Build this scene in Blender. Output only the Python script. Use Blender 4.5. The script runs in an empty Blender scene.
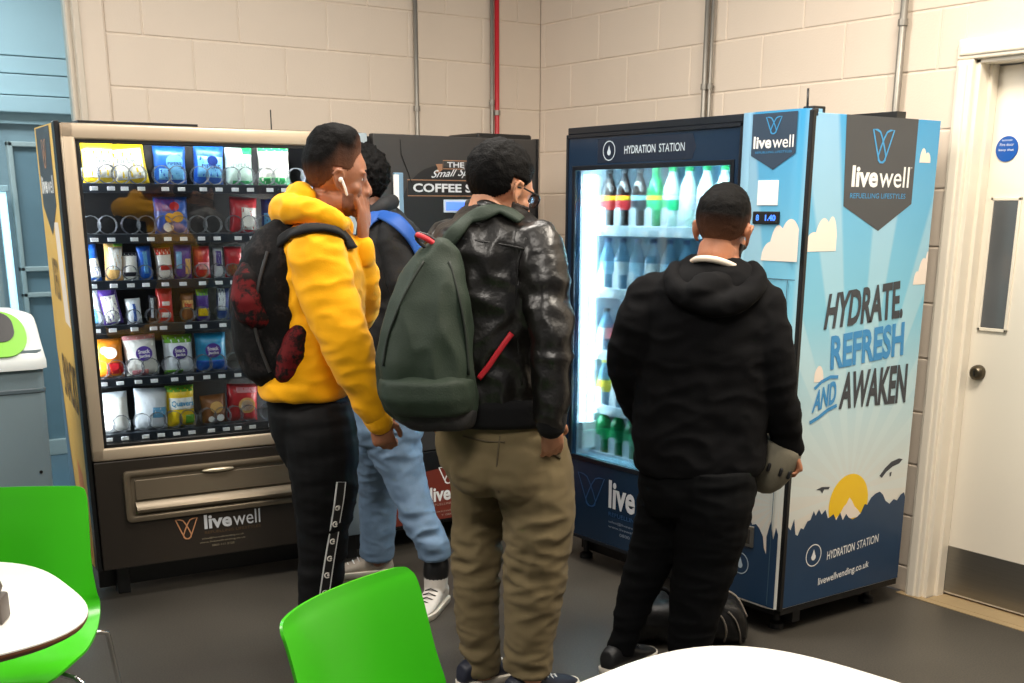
import bpy, bmesh, math, random
from mathutils import Vector, Matrix, noise
from mathutils.bvhtree import BVHTree
random.seed(7)
SC = bpy.context.scene
COL = SC.collection
PI = math.pi
V = Vector

# ------------------------------------------------------------------ materials
def lin(c):
    return tuple((x / 12.92 if x <= 0.04045 else ((x + 0.055) / 1.055) ** 2.4) for x in c)
def rgb(r, g, b):
    return lin((r / 255, g / 255, b / 255)) + (1,)
MATS = {}
def mat(name, col, rough=0.5, metal=0.0, var=0.0, vscale=8.0, bump=0.0, bscale=40.0, emit=None, estr=0.0,
        coat=0.0, spec=0.5, sheen=0.0, stretch=(1, 1, 1), alpha=1.0, sss=0.0):
    if name in MATS: return MATS[name]
    m = bpy.data.materials.new(name); m.use_nodes = True
    nt = m.node_tree; n = nt.nodes; L = nt.links
    p = n['Principled BSDF']
    c = rgb(*col)
    p.inputs['Base Color'].default_value = c
    p.inputs['Roughness'].default_value = rough
    p.inputs['Metallic'].default_value = metal
    p.inputs['Specular IOR Level'].default_value = spec
    p.inputs['Coat Weight'].default_value = coat
    p.inputs['Coat Roughness'].default_value = 0.15
    p.inputs['Sheen Weight'].default_value = sheen
    p.inputs['Alpha'].default_value = alpha
    if sss:
        p.inputs['Subsurface Weight'].default_value = sss
        p.inputs['Subsurface Scale'].default_value = 0.01
        p.inputs['Subsurface Radius'].default_value = (1, .35, .2)
    if emit:
        p.inputs['Emission Color'].default_value = rgb(*emit)
        p.inputs['Emission Strength'].default_value = estr
    if var or bump:
        tc = n.new('ShaderNodeTexCoord'); mp = n.new('ShaderNodeMapping')
        mp.inputs['Scale'].default_value = stretch
        L.new(tc.outputs['Object'], mp.inputs['Vector'])
    if var:
        nz = n.new('ShaderNodeTexNoise'); nz.inputs['Scale'].default_value = vscale; nz.inputs['Detail'].default_value = 5
        mx = n.new('ShaderNodeMix'); mx.data_type = 'RGBA'
        mx.inputs['A'].default_value = tuple(min(1, k * (1 - var)) for k in c[:3]) + (1,)
        mx.inputs['B'].default_value = tuple(min(1, k * (1 + var)) for k in c[:3]) + (1,)
        L.new(mp.outputs['Vector'], nz.inputs['Vector'])
        L.new(nz.outputs['Fac'], mx.inputs['Factor']); L.new(mx.outputs['Result'], p.inputs['Base Color'])
    if bump:
        nb = n.new('ShaderNodeTexNoise'); nb.inputs['Scale'].default_value = bscale; nb.inputs['Detail'].default_value = 4
        bp = n.new('ShaderNodeBump'); bp.inputs['Strength'].default_value = bump; bp.inputs['Distance'].default_value = 0.01
        L.new(mp.outputs['Vector'], nb.inputs['Vector'])
        L.new(nb.outputs['Fac'], bp.inputs['Height']); L.new(bp.outputs['Normal'], p.inputs['Normal'])
    MATS[name] = m
    return m
def glass_mat(name, tint=(255, 255, 255), refl=0.06, rough=0.02):
    if name in MATS: return MATS[name]
    m = bpy.data.materials.new(name); m.use_nodes = True
    nt = m.node_tree; n = nt.nodes; L = nt.links
    n.remove(n['Principled BSDF'])
    t = n.new('ShaderNodeBsdfTransparent'); t.inputs['Color'].default_value = rgb(*tint)
    g = n.new('ShaderNodeBsdfGlossy'); g.inputs['Roughness'].default_value = rough
    fr = n.new('ShaderNodeFresnel'); fr.inputs['IOR'].default_value = 1.45
    ad = n.new('ShaderNodeMath'); ad.operation = 'MULTIPLY_ADD'
    ad.inputs[1].default_value = 0.8; ad.inputs[2].default_value = refl - 0.03
    ad.use_clamp = True
    mx = n.new('ShaderNodeMixShader')
    L.new(fr.outputs['Fac'], ad.inputs[0]); L.new(ad.outputs[0], mx.inputs['Fac'])
    L.new(t.outputs[0], mx.inputs[1]); L.new(g.outputs[0], mx.inputs[2])
    L.new(mx.outputs[0], n['Material Output'].inputs['Surface'])
    MATS[name] = m
    return m

# ------------------------------------------------------------------ objects
def tag(o, label=None, cat=None, group=None, kind=None):
    if label: o['label'] = label
    if cat: o['category'] = cat
    if group: o['group'] = group
    if kind: o['kind'] = kind
    return o
def thing(name, label, cat, loc=(0, 0, 0), group=None):
    o = bpy.data.objects.new(name, None); COL.objects.link(o)
    o.location = loc; o.empty_display_size = 0.1
    return tag(o, label, cat, group)
def rootloc(o):
    p = V((0, 0, 0))
    while o is not None:
        p = p + V(o.location); o = o.parent
    return p
def link_mesh(name, me, m, parent=None, smooth=True):
    if parent is not None:
        me.transform(Matrix.Translation(-rootloc(parent)))
    o = bpy.data.objects.new(name, me); COL.objects.link(o)
    if parent is not None: o.parent = parent
    if m is not None:
        me.materials.clear()
        for k in (m if isinstance(m, (list, tuple)) else [m]): me.materials.append(k)
    if smooth:
        for p in me.polygons: p.use_smooth = True
    return o
def recentre(o):
    """put a lone mesh's origin at its base"""
    me = o.data
    xs = [v.co for v in me.vertices]
    lo = V([min(c[i] for c in xs) for i in range(3)]); hi = V([max(c[i] for c in xs) for i in range(3)])
    b = V(((lo.x + hi.x) / 2, (lo.y + hi.y) / 2, lo.z))
    me.transform(Matrix.Translation(-b)); o.location = V(o.location) + b
    return o

ID = Matrix.Identity(4)
def frame(origin, x, y):
    x = V(x).normalized(); y = V(y).normalized(); z = x.cross(y)
    return Matrix(((x.x, y.x, z.x, origin[0]), (x.y, y.y, z.y, origin[1]), (x.z, y.z, z.z, origin[2]), (0, 0, 0, 1)))

class MB:
    """collects shapes in a local frame and links them as one mesh"""
    def __init__(self, M=ID):
        self.bm = bmesh.new(); self.M = M
    def box(self, x0, x1, y0, y1, z0, z1, bev=0.0, seg=2, R=None):
        r = bmesh.ops.create_cube(self.bm, size=1.0)
        vs = r['verts']
        for v in vs:
            v.co = V(((x0 + x1) / 2 + v.co.x * (x1 - x0), (y0 + y1) / 2 + v.co.y * (y1 - y0), (z0 + z1) / 2 + v.co.z * (z1 - z0)))
        if bev > 0:
            es = list({e for v in vs for e in v.link_edges})
            b = bmesh.ops.bevel(self.bm, geom=es, offset=min(bev, 0.49 * min(x1 - x0, y1 - y0, z1 - z0)), segments=seg, affect='EDGES', profile=0.5)
            vs = list({v for f in b['faces'] for v in f.verts} | {v for v in vs if v.is_valid})
        if R is not None:
            for v in vs: v.co = R @ v.co
        return self
    def poly(self, pts, y=-0.001, th=0.0):
        """flat outline in the frame's x,z plane at depth y"""
        vs = [self.bm.verts.new((p[0], y, p[1])) for p in pts]
        f = self.bm.faces.new(vs)
        f.normal_update()
        if f.normal.y > 0: f.normal_flip()
        if th:
            r = bmesh.ops.extrude_face_region(self.bm, geom=[f])
            for v in [g for g in r['geom'] if isinstance(g, bmesh.types.BMVert)]: v.co.y += th
        return self
    def rings(self, rings, caps=True, closed=False):
        rv = [[self.bm.verts.new(p) for p in r] for r in rings]
        N = len(rv[0])
        seq = list(range(len(rv)))
        pairs = list(zip(seq, seq[1:])) + ([(seq[-1], 0)] if closed else [])
        for a, b in pairs:
            for i in range(N):
                j = (i + 1) % N
                try: self.bm.faces.new((rv[a][i], rv[a][j], rv[b][j], rv[b][i]))
                except ValueError: pass
        if caps and not closed:
            try:
                self.bm.faces.new(list(reversed(rv[0]))); self.bm.faces.new(rv[-1])
            except ValueError: pass
        return self
    def tube(self, pts, rad, n=10, caps=True, sub=0, cap_round=False, closed=False, flat=None):
        """tube through pts; rad a number or a list. flat = (vector, ratio) squashes along a direction"""
        pts = [V(p) for p in pts]
        if not isinstance(rad, (list, tuple)): rad = [rad] * len(pts)
        if sub:
            pts, rad = smooth_path(pts, rad, sub)
        ts = []
        for i in range(len(pts)):
            if closed: t = pts[(i + 1) % len(pts)] - pts[i - 1]
            else: t = pts[min(i + 1, len(pts) - 1)] - pts[max(i - 1, 0)]
            ts.append(t.normalized() if t.length > 1e-9 else V((0, 0, 1)))
        t0 = ts[0]; a = V((0, 0, 1)) if abs(t0.z) < 0.9 else V((1, 0, 0))
        nrm = (a - t0 * a.dot(t0)).normalized()
        rings = []
        def ring(c, t, nn, r):
            b = t.cross(nn)
            out = []
            for k in range(n):
                w = 2 * PI * k / n
                p = nn * math.cos(w) * r + b * math.sin(w) * r
                if flat is not None:
                    fv, q = flat; fv = V(fv).normalized()
                    p = p + fv * (p.dot(fv)) * (q - 1)
                out.append(c + p)
            return out
        for i, (p, t) in enumerate(zip(pts, ts)):
            nrm = (nrm - t * nrm.dot(t))
            nrm = nrm.normalized() if nrm.length > 1e-6 else t.orthogonal().normalized()
            if cap_round and i == 0:
                for q in (85, 60, 30):
                    w = math.radians(q); rings.append(ring(p - t * rad[0] * math.sin(w), t, nrm, rad[0] * math.cos(w)))
            rings.append(ring(p, t, nrm, rad[i]))
            if cap_round and i == len(pts) - 1:
                for q in (30, 60, 85):
                    w = math.radians(q); rings.append(ring(p + t * rad[-1] * math.sin(w), t, nrm, rad[-1] * math.cos(w)))
        return self.rings(rings, caps, closed)
    def ell(self, c, r, R=None, u=20, v=14):
        q = bmesh.ops.create_uvsphere(self.bm, u_segments=u, v_segments=v, radius=1)
        for x in q['verts']:
            p = V((x.co.x * r[0], x.co.y * r[1], x.co.z * r[2]))
            if R is not None: p = R @ p
            x.co = p + V(c)
        return self
    def cyl(self, a, b, r, n=20, r2=None):
        return self.tube([a, b], [r, r if r2 is None else r2], n=n)
    def lathe(self, prof, c=(0, 0, 0), n=20, axis='z'):
        rings = []
        for (r, z) in prof:
            row = []
            for k in range(n):
                w = 2 * PI * k / n
                p = V((r * math.cos(w), r * math.sin(w), z)) if axis == 'z' else V((r * math.cos(w), z, r * math.sin(w)))
                row.append(p + V(c))
            rings.append(row)
        return self.rings(rings)
    def ribbon(self, pts, w, y=-0.001, closed=False):
        """a stroked line in the x,z plane"""
        P = [V((p[0], 0, p[1])) for p in pts]
        n = len(P); Lf = []; Rt = []
        for i in range(n):
            if closed: t = P[(i + 1) % n] - P[i - 1]
            else: t = P[min(i + 1, n - 1)] - P[max(i - 1, 0)]
            t.normalize(); q = V((-t.z, 0, t.x)) * w / 2
            Lf.append(self.bm.verts.new(V((P[i].x + q.x, y, P[i].z + q.z)))); Rt.append(self.bm.verts.new(V((P[i].x - q.x, y, P[i].z - q.z))))
        for i in range(n if closed else n - 1):
            j = (i + 1) % n
            self.bm.faces.new((Lf[i], Lf[j], Rt[j], Rt[i]))
        return self
    def text(self, s, quad, y=-0.0015, bold=0.0, shear=0.0, track=1.0):
        """writing fitted into quad = bl, br, tl, tr in the x,z plane"""
        cu = bpy.data.curves.new('t', 'FONT'); cu.body = s; cu.offset = bold; cu.shear = shear; cu.space_character = track
        cu.resolution_u = 3
        ob = bpy.data.objects.new('t', cu); COL.objects.link(ob)
        dg = bpy.context.evaluated_depsgraph_get(); dg.update()
        me = bpy.data.meshes.new_from_object(ob.evaluated_get(dg))
        bpy.data.objects.remove(ob); bpy.data.curves.remove(cu)
        xs = [v.co.x for v in me.vertices]; ys = [v.co.y for v in me.vertices]
        x0, x1, y0, y1 = min(xs), max(xs), min(ys), max(ys)
        bl, br, tl, tr = [V((q[0], q[1])) for q in quad]
        vs = []
        for v in me.vertices:
            a = (v.co.x - x0) / (x1 - x0); b = (v.co.y - y0) / (y1 - y0)
            q = (bl * (1 - a) + br * a) * (1 - b) + (tl * (1 - a) + tr * a) * b
            vs.append(self.bm.verts.new((q.x, y, q.y)))
        for p in me.polygons:
            try: self.bm.faces.new([vs[i] for i in p.vertices])
            except ValueError: pass
        bpy.data.meshes.remove(me)
        return self
    def rtext(self, s, x0, z0, x1, z1, **k):
        return self.text(s, ((x0, z0), (x1, z0), (x0, z1), (x1, z1)), **k)
    def mesh(self, name, normals=True):
        if normals: bmesh.ops.recalc_face_normals(self.bm, faces=self.bm.faces)
        me = bpy.data.meshes.new(name); self.bm.to_mesh(me); self.bm.free()
        me.transform(self.M)
        return me
    def build(self, name, m, parent=None, smooth=False, label=None, angle=None):
        me = self.mesh(name)
        o = link_mesh(name, me, m, parent, smooth or angle is not None)
        if angle is not None:
            try: me.set_sharp_from_angle(angle=math.radians(angle))
            except Exception: pass
        if label: o['label'] = label
        return o

def smooth_path(pts, rad, sub):
    out = []; ro = []
    n = len(pts)
    for i in range(n - 1):
        p0 = pts[max(i - 1, 0)]; p1 = pts[i]; p2 = pts[i + 1]; p3 = pts[min(i + 2, n - 1)]
        for k in range(sub):
            t = k / sub
            out.append(0.5 * ((2 * p1) + (p2 - p0) * t + (2 * p0 - 5 * p1 + 4 * p2 - p3) * t * t + (3 * p1 - p0 - 3 * p2 + p3) * t ** 3))
            ro.append(rad[i] * (1 - t) + rad[i + 1] * t)
    out.append(pts[-1]); ro.append(rad[-1])
    return out, ro

def fuse(mb, voxel, smooth=3, name='m'):
    """union of everything in mb as one continuous skin"""
    me = mb.mesh(name)
    ob = bpy.data.objects.new('tmp', me); COL.objects.link(ob)
    r = ob.modifiers.new('r', 'REMESH'); r.mode = 'VOXEL'; r.voxel_size = voxel; r.adaptivity = 0
    if smooth:
        s = ob.modifiers.new('s', 'SMOOTH'); s.factor = 0.5; s.iterations = smooth
    dg = bpy.context.evaluated_depsgraph_get(); dg.update()
    out = bpy.data.meshes.new_from_object(ob.evaluated_get(dg))
    bpy.data.objects.remove(ob); bpy.data.meshes.remove(me)
    return out

def copy_tree(o, parent=None):
    c = o.copy(); COL.objects.link(c)
    if parent is not None: c.parent = parent
    for ch in list(o.children): copy_tree(ch, c)
    return c

# ------------------------------------------------------------------ camera
CAM = V((-4.0279, -5.3926, 1.5268)); FPX = 1182.5; PPX, PPY = 512.0, 548.4
YAW, PIT, ROL = math.radians(-35.52), math.radians(16.075), math.radians(0.11)
cam = bpy.data.cameras.new('camera'); co = bpy.data.objects.new('camera', cam); COL.objects.link(co)
cam.sensor_width = 36.0; cam.lens = FPX / 1024 * 36
cam.shift_y = (PPY - 341.5) / 1024
cam.clip_start = 0.05
FW = V((-math.sin(YAW) * math.cos(PIT), math.cos(YAW) * math.cos(PIT), -math.sin(PIT)))
RT0 = V((math.cos(YAW), math.sin(YAW), 0)); UP0 = RT0.cross(FW)
RT = RT0 * math.cos(ROL) + UP0 * math.sin(ROL); UP = -RT0 * math.sin(ROL) + UP0 * math.cos(ROL)
co.matrix_world = Matrix(((RT.x, UP.x, -FW.x, CAM.x), (RT.y, UP.y, -FW.y, CAM.y), (RT.z, UP.z, -FW.z, CAM.z), (0, 0, 0, 1)))
SC.camera = co
HF = V((FW.x, FW.y, 0)).normalized(); HR = V((HF.y, -HF.x, 0))
def ray(u, v):
    return FW * FPX + RT * (u - PPX) + UP * (PPY - v)
def on_plane(u, v, P0, n):
    d = ray(u, v); return CAM + d * ((V(P0) - CAM).dot(n) / d.dot(n))
def mpp(P):
    return (V(P) - CAM).dot(FW) / FPX
# ------------------------------------------------------------------ the room
M_PAINT = mat('painted_block', (222, 208, 191), 0.55, var=0.05, vscale=3, bump=0.10, bscale=120)
M_PLASTER = mat('white_paint', (230, 220, 202), 0.45, var=0.03, vscale=4)
M_FRAMEP = mat('gloss_cream_paint', (240, 231, 214), 0.35, var=0.04, vscale=5)
M_VINYL = mat('dark_vinyl_floor', (70, 67, 62), 0.42, var=0.32, vscale=2.2, bump=0.03, bscale=200)
def speckle(m):
    nt = m.node_tree; n = nt.nodes; L = nt.links; p = n['Principled BSDF']
    src = p.inputs['Base Color'].links[0].from_socket
    tc = n.new('ShaderNodeTexCoord')
    wn = n.new('ShaderNodeTexNoise'); wn.inputs['Scale'].default_value = 170; wn.inputs['Detail'].default_value = 2
    L.new(tc.outputs['Object'], wn.inputs['Vector'])
    rp = n.new('ShaderNodeValToRGB'); rp.color_ramp.elements[0].position = 0.35; rp.color_ramp.elements[1].position = 0.7
    rp.color_ramp.elements[0].color = (0.7, 0.7, 0.7, 1); rp.color_ramp.elements[1].color = (1.35, 1.3, 1.2, 1)
    L.new(wn.outputs['Fac'], rp.inputs['Fac'])
    mu = n.new('ShaderNodeMix'); mu.data_type = 'RGBA'; mu.blend_type = 'MULTIPLY'; mu.inputs['Factor'].default_value = 1
    L.new(src, mu.inputs['A']); L.new(rp.outputs['Color'], mu.inputs['B']); L.new(mu.outputs['Result'], p.inputs['Base Color'])
speckle(M_VINYL)
M_TAN = mat('tan_threshold', (168, 146, 110), 0.6, var=0.12, vscale=9)
M_STEEL = mat('brushed_steel', (150, 147, 140), 0.38, 0.9, var=0.1, vscale=6, stretch=(1, 1, 30))
M_GALV = mat('galvanised_conduit', (150, 146, 138), 0.45, 0.6, var=0.15, vscale=12)
M_RED = mat('red_conduit', (196, 38, 48), 0.4)
M_BLACK = mat('black_plastic', (20, 20, 21), 0.4)

o = MB().box(-8, 0.0, -9, 0.0, -0.06, 0).build('floor', M_VINYL); tag(o, kind='structure')
RECY = -2.655
o = MB().box(0.0, 0.16, -3.62, RECY, -0.06, 0.004).box(-0.035, 0.0, -3.62, -2.53, -0.02, 0.003).build('floor_threshold', M_TAN); tag(o, kind='structure')

def blocks(mb, u0, u1, z0, z1, course, zoff, bl, boff, holes=()):
    """painted blocks of a wall in the frame's x,z plane, faces at y=0, joints 7 mm deep"""
    g = 0.003
    k = 0
    z = zoff
    while z > z0: z -= course; k -= 1
    while z < z1:
        za, zb = max(z, z0) + g, min(z + course, z1) - g
        x = u0 - 2 * bl + (boff + (k % 2) * 0.5) * bl
        while x < u1:
            xa, xb = max(x, u0), min(x + bl, u1)
            if xb - xa > 0.03 and zb - za > 0.02:
                for (ha, hb, hza, hzb) in holes:
                    if za < hzb and zb > hza:
                        if xa < hb <= xb or (xa >= ha and xb <= hb): xa = max(xa, hb) if xb > hb else xb
                        elif xa <= ha < xb: xb = ha
                if xb - xa > 0.03:
                    mb.box(xa + (g if xa > u0 else 0), xb - (g if xb < u1 else 0), 0.0, 0.03, za, zb, bev=0.004, seg=2)
            x += bl
        z += course; k += 1
    return mb
COURSE = 0.2125; ZREF = 2.022
# back wall, to the right of the window
mb = MB(); mb.box(-2.40, 0.0, 0.004, 0.2, 0, 3.1); blocks(mb, -2.29, 0.0, 0, 3.1, COURSE, ZREF - 9 * COURSE, 0.44, 0.36)
mb.box(-2.40, -2.297, -0.006, 0.05, 0, 3.1, bev=0.004)
o = mb.build('wall_back', M_PAINT); tag(o, kind='structure')
# wall over and under the window
# right wall with its doorway
FR = frame((0, 0, 0), (0, -1, 0), (1, 0, 0))
mb = MB(FR)
mb.box(-0.2, 2.60, 0.004, 0.2, 0, 3.1); mb.box(2.60, 3.62, 0.004, 0.2, 2.09, 3.1); mb.box(3.62, 6.0, 0.004, 0.2, 0, 3.1)
blocks(mb, 0.0, 6.0, 0, 3.1, COURSE, ZREF - 9 * COURSE, 0.44, 0.1, holes=((2.58, 3.66, 0, 2.07),))
o = mb.build('wall_right', M_PAINT); tag(o, kind='structure')
# door frame: architrave, lining and stop
mb = MB(FR)
y0, y1 = 2.562, 3.70
mb.box(y0, 2.632, -0.022, 0.02, 0, 2.045, bev=0.006); mb.box(y0 + 0.012, 2.612, -0.030, 0.0, 0, 2.03, bev=0.006)
mb.box(3.64, y1, -0.022, 0.02, 0, 2.045, bev=0.006)
mb.box(y0, y1, -0.022, 0.02, 2.045, 2.115, bev=0.006); mb.box(y0 + 0.012, y1, -0.030, 0.0, 2.058, 2.095, bev=0.006)
mb.box(2.620, 2.650, 0.0, 0.17, 0, 2.045, bev=0.003); mb.box(3.62, 3.65, 0.0, 0.17, 0, 2.045, bev=0.003); mb.box(2.62, 3.65, 0.0, 0.17, 2.03, 2.06, bev=0.003)
mb.box(2.645, 2.664, 0.055, 0.097, 0, 2.03, bev=0.002)
o = mb.build('trim_1', M_FRAMEP); tag(o, kind='structure')
# door leaf
dl = MB(FR).box(2.655, 3.615, 0.1, 0.144, 0.012, 2.025, bev=0.002).build('door_1', mat('door_cream', (240, 232, 216), 0.42, var=0.02, vscale=3)); tag(dl, kind='structure')
mb = MB(FR).box(2.70, 2.80, 0.094, 0.112, 1.09, 1.555, bev=0.003)
mb.build('window_pane', mat('dark_wired_glass', (98, 100, 102), 0.12, var=0.2, vscale=5), dl)
mb = MB(FR)
for a, b, c, d in ((2.688, 2.70, 1.078, 1.567), (2.80, 2.812, 1.078, 1.567)): mb.box(a, b, 0.092, 0.112, c, d, bev=0.002)
for c, d in ((1.078, 1.09), (1.555, 1.567)): mb.box(2.688, 2.812, 0.092, 0.112, c, d, bev=0.002)
mb.build('glazing_bead', M_FRAMEP, dl)
MB(FR).box(2.662, 3.61, 0.0975, 0.101, 0.02, 0.212, bev=0.001).build('kick_plate', M_STEEL, dl)
mb = MB(FR); mb.lathe([(0.0, 0.07), (0.018, 0.07), (0.027, 0.078), (0.030, 0.09), (0.030, 0.1)], c=(2.712, 0, 0.918), axis='y', n=24)
kn = mb.build('lock_rose', mat('dark_bronze', (92, 84, 70), 0.35, 0.8), dl, angle=40)
MB(FR).box(2.709, 2.715, 0.066, 0.071, 0.908, 0.928).build('key_slot', M_BLACK, kn)
# round blue door sign
mb = MB(FR); mb.lathe([(0.0, 0.0955), (0.044, 0.0955), (0.045, 0.0975), (0.045, 0.0995)], c=(2.727, 0, 1.737), axis='y', n=40)
sg = mb.build('fire_door_sign', mat('sign_blue', (22, 84, 168), 0.35), angle=40)
tag(sg, 'small round blue sign with white writing high on the cream door', 'sign')
mb = MB(FR); mb.rtext('Fire door', 2.699, 1.747, 2.755, 1.757, y=0.0945); mb.rtext('keep shut', 2.697, 1.727, 2.757, 1.738, y=0.0945); mb.rtext('automatic', 2.706, 1.764, 2.748, 1.771, y=0.0945)
mb.build('lettering', mat('sign_white', (225, 232, 240), 0.5), sg)
recent = None

# conduits on the walls
def conduit(name, pts, r, m, label, clips, ax, grp='wall conduits'):
    t = thing(name, label, 'pipe', (pts[0][0], pts[0][1], pts[0][2]), grp)
    mb = MB(); mb.tube(pts, r, n=12); mb.build('pipe', m, t, smooth=True)
    for z in clips:
        mb = MB(); c = V((pts[0][0], pts[0][1], z)); mb.tube([c - V((0, 0, 0.012)), c + V((0, 0, 0.012))], r + 0.005, n=12)
        w = V(ax)
        mb.cyl(c + w * 0.0, c + w * 0.03, 0.006, n=8)
        mb.build('clip', M_GALV, t, angle=40)
    return t
conduit('conduit_pipe', [(-0.78, -0.022, 0.2), (-0.78, -0.022, 3.1)], 0.0115, M_GALV, 'grey metal conduit pipe on the wall behind the coffee machine', (2.0, 2.6), (0, 1, 0))
conduit('conduit_pipe', [(-0.325, -0.02, 0.2), (-0.325, -0.02, 3.1)], 0.009, M_GALV, 'thin grey conduit pipe running right beside the red pipe', (2.05,), (0, 1, 0))
conduit('conduit_pipe', [(-0.298, -0.026, 0.2), (-0.298, -0.026, 3.1)], 0.0125, M_RED, 'bright red conduit pipe near the corner of the walls', (2.0, 2.6), (0, 1, 0))
conduit('conduit_pipe', [(-0.024, -1.265, 0.2), (-0.024, -1.265, 3.1)], 0.012, M_GALV, 'grey conduit pipe rising behind the top of the drinks machine front', (2.05,), (1, 0, 0))
conduit('conduit_pipe', [(-0.024, -1.300, 0.2), (-0.024, -1.300, 3.1)], 0.008, M_GALV, 'thinner grey pipe paired with the conduit behind the drinks machine', (2.05,), (1, 0, 0))
conduit('conduit_pipe', [(-0.026, -2.315, 0.2), (-0.026, -2.315, 3.1)], 0.014, M_GALV, 'grey conduit pipe between the drinks machine and the cream door', (2.2,), (1, 0, 0))

# the big internal window on the left of the back wall, and the corridor it shows
mb = MB(); mb.box(-2.425, -2.395, -0.012, 0.1, 0, 3.1, bev=0.006); mb.box(-2.445, -2.42, 0.02, 0.08, 0, 3.1, bev=0.004)
mb.box(-6, -2.42, -0.01, 0.1, 0, 0.10, bev=0.004)
wf = mb.build('window_1', mat('window_frame_cream', (206, 196, 180), 0.45, var=0.04)); tag(wf, kind='structure')
MB().box(-6, -2.44, 0.045, 0.053, 0.1, 3.1).build('glass', glass_mat('blue_tint_glass', (232, 241, 244), 0.08), wf)
M_CBLUE = mat('corridor_blue_white', (196, 212, 214), 0.5, var=0.05, vscale=2)
M_CGREY = mat('corridor_grey', (150, 164, 168), 0.45, var=0.12, vscale=3)
o = MB().box(-6.5, 2.0, 0.2, 3.4, -0.06, 0).build('floor_corridor', mat('corridor_floor', (88, 110, 122), 0.3, var=0.1)); tag(o, kind='structure')
mb = MB()
mb.box(-6.5, 2.0, 2.4, 2.5, 0, 2.0)
o = mb.build('wall_corridor', M_CGREY); tag(o, kind='structure')
mb = MB()
z = 2.06
for h, d in ((0.10, 0.0), (0.12, 0.03), (0.10, 0.05), (0.40, 0.07), (0.7, 0.05)):
    mb.box(-6.5, 2.0, 2.30 + d, 2.5, z, z + h - 0.008, bev=0.006); z += h
mb.box(-6.5, 2.0, 2.36, 2.5, 2.0, 2.06)
o = mb.build('trim_corridor', M_CBLUE); tag(o, kind='structure')
mb = MB().box(-6.5, 2.0, 0.2, 2.5, 3.1, 3.16); o = mb.build('ceiling_corridor', M_CBLUE); tag(o, kind='structure')
# door of the corridor: a pale outline with a dark pane
mb = MB()
for a, c in ((-2.175, -2.145), (-1.50, -1.47)): mb.box(a, c, 2.35, 2.41, 0, 1.90, bev=0.006)
for a, c in ((1.87, 1.90), (1.145, 1.175), (0.99, 1.02), (0.0, 0.1)): mb.box(-2.175, -1.47, 2.35, 2.41, a, c, bev=0.006)
d2 = mb.build('door_2', mat('pale_door_rail', (196, 198, 192), 0.5)); tag(d2, kind='structure')
MB().box(-2.15, -1.49, 2.38, 2.40, 0.1, 1.88).build('pane', mat('dim_pane', (132, 152, 160), 0.15, var=0.1), d2)
# upright tube lamp seen through the glass
t = thing('tube_lamp', 'bright bluish upright tube lamp seen through the window glass', 'lamp', (-2.245, 2.3, 0.0))
MB().cyl((-2.245, 2.3, 0.04), (-2.245, 2.3, 1.62), 0.022, n=14).build('tube', mat('tube_glow', (200, 240, 255), 0.4, emit=(190, 235, 255), estr=2.2), t, smooth=True)
mb = MB(); mb.box(-2.275, -2.215, 2.27, 2.33, 0.0, 0.05, bev=0.005); mb.box(-2.275, -2.215, 2.27, 2.33, 1.61, 1.65, bev=0.005); mb.box(-2.265, -2.225, 2.322, 2.34, 0.0, 1.64)
mb.build('holder', M_CBLUE, t)

# ------------------------------------------------------------------ light
def area(name, loc, rot, sx, sy, e, col):
    l = bpy.data.lights.new(name, 'AREA'); l.shape = 'RECTANGLE'; l.size = sx; l.size_y = sy; l.energy = e; l.color = col[:3]
    o = bpy.data.objects.new(name, l); COL.objects.link(o); o.location = loc; o.rotation_euler = rot
    return o
WARM = (1.0, 0.90, 0.76); NEUT = (1.0, 0.93, 0.84); COOL = (0.86, 0.95, 1.0)
area('ceiling_or_fill_light', (-1.9, -1.9, 3.05), (0, 0, 0), 1.2, 0.6, 58, NEUT)
area('ceiling_or_fill_light', (-1.1, -3.6, 3.05), (0, 0, 0), 0.6, 1.2, 98, WARM)
area('ceiling_or_fill_light', (-3.4, -4.2, 3.05), (0, 0, 0), 1.2, 0.6, 68, NEUT)
area('ceiling_or_fill_light', (-4.4, -1.5, 3.05), (0, 0, 0), 1.2, 0.6, 52, NEUT)
area('ceiling_or_fill_light', (-5.4, -0.9, 2.9), (0, math.radians(-35), 0), 1.2, 0.6, 60, NEUT)  # added fill without a fitting, brightens the snack machine's yellow side
area('corridor_light', (-3.4, 1.3, 3.0), (0, 0, 0), 3.0, 0.6, 120, COOL)
w = bpy.data.worlds.new('world'); SC.world = w; w.use_nodes = True
w.node_tree.nodes['Background'].inputs['Color'].default_value = (0.86, 0.88, 0.95, 1)
w.node_tree.nodes['Background'].inputs['Strength'].default_value = 0.14
SC.view_settings.view_transform = 'Standard'; SC.view_settings.look = 'None'
SC.view_settings.exposure = -0.1; SC.view_settings.gamma = 1.0; SC.view_settings.use_curve_mapping = False
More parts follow.
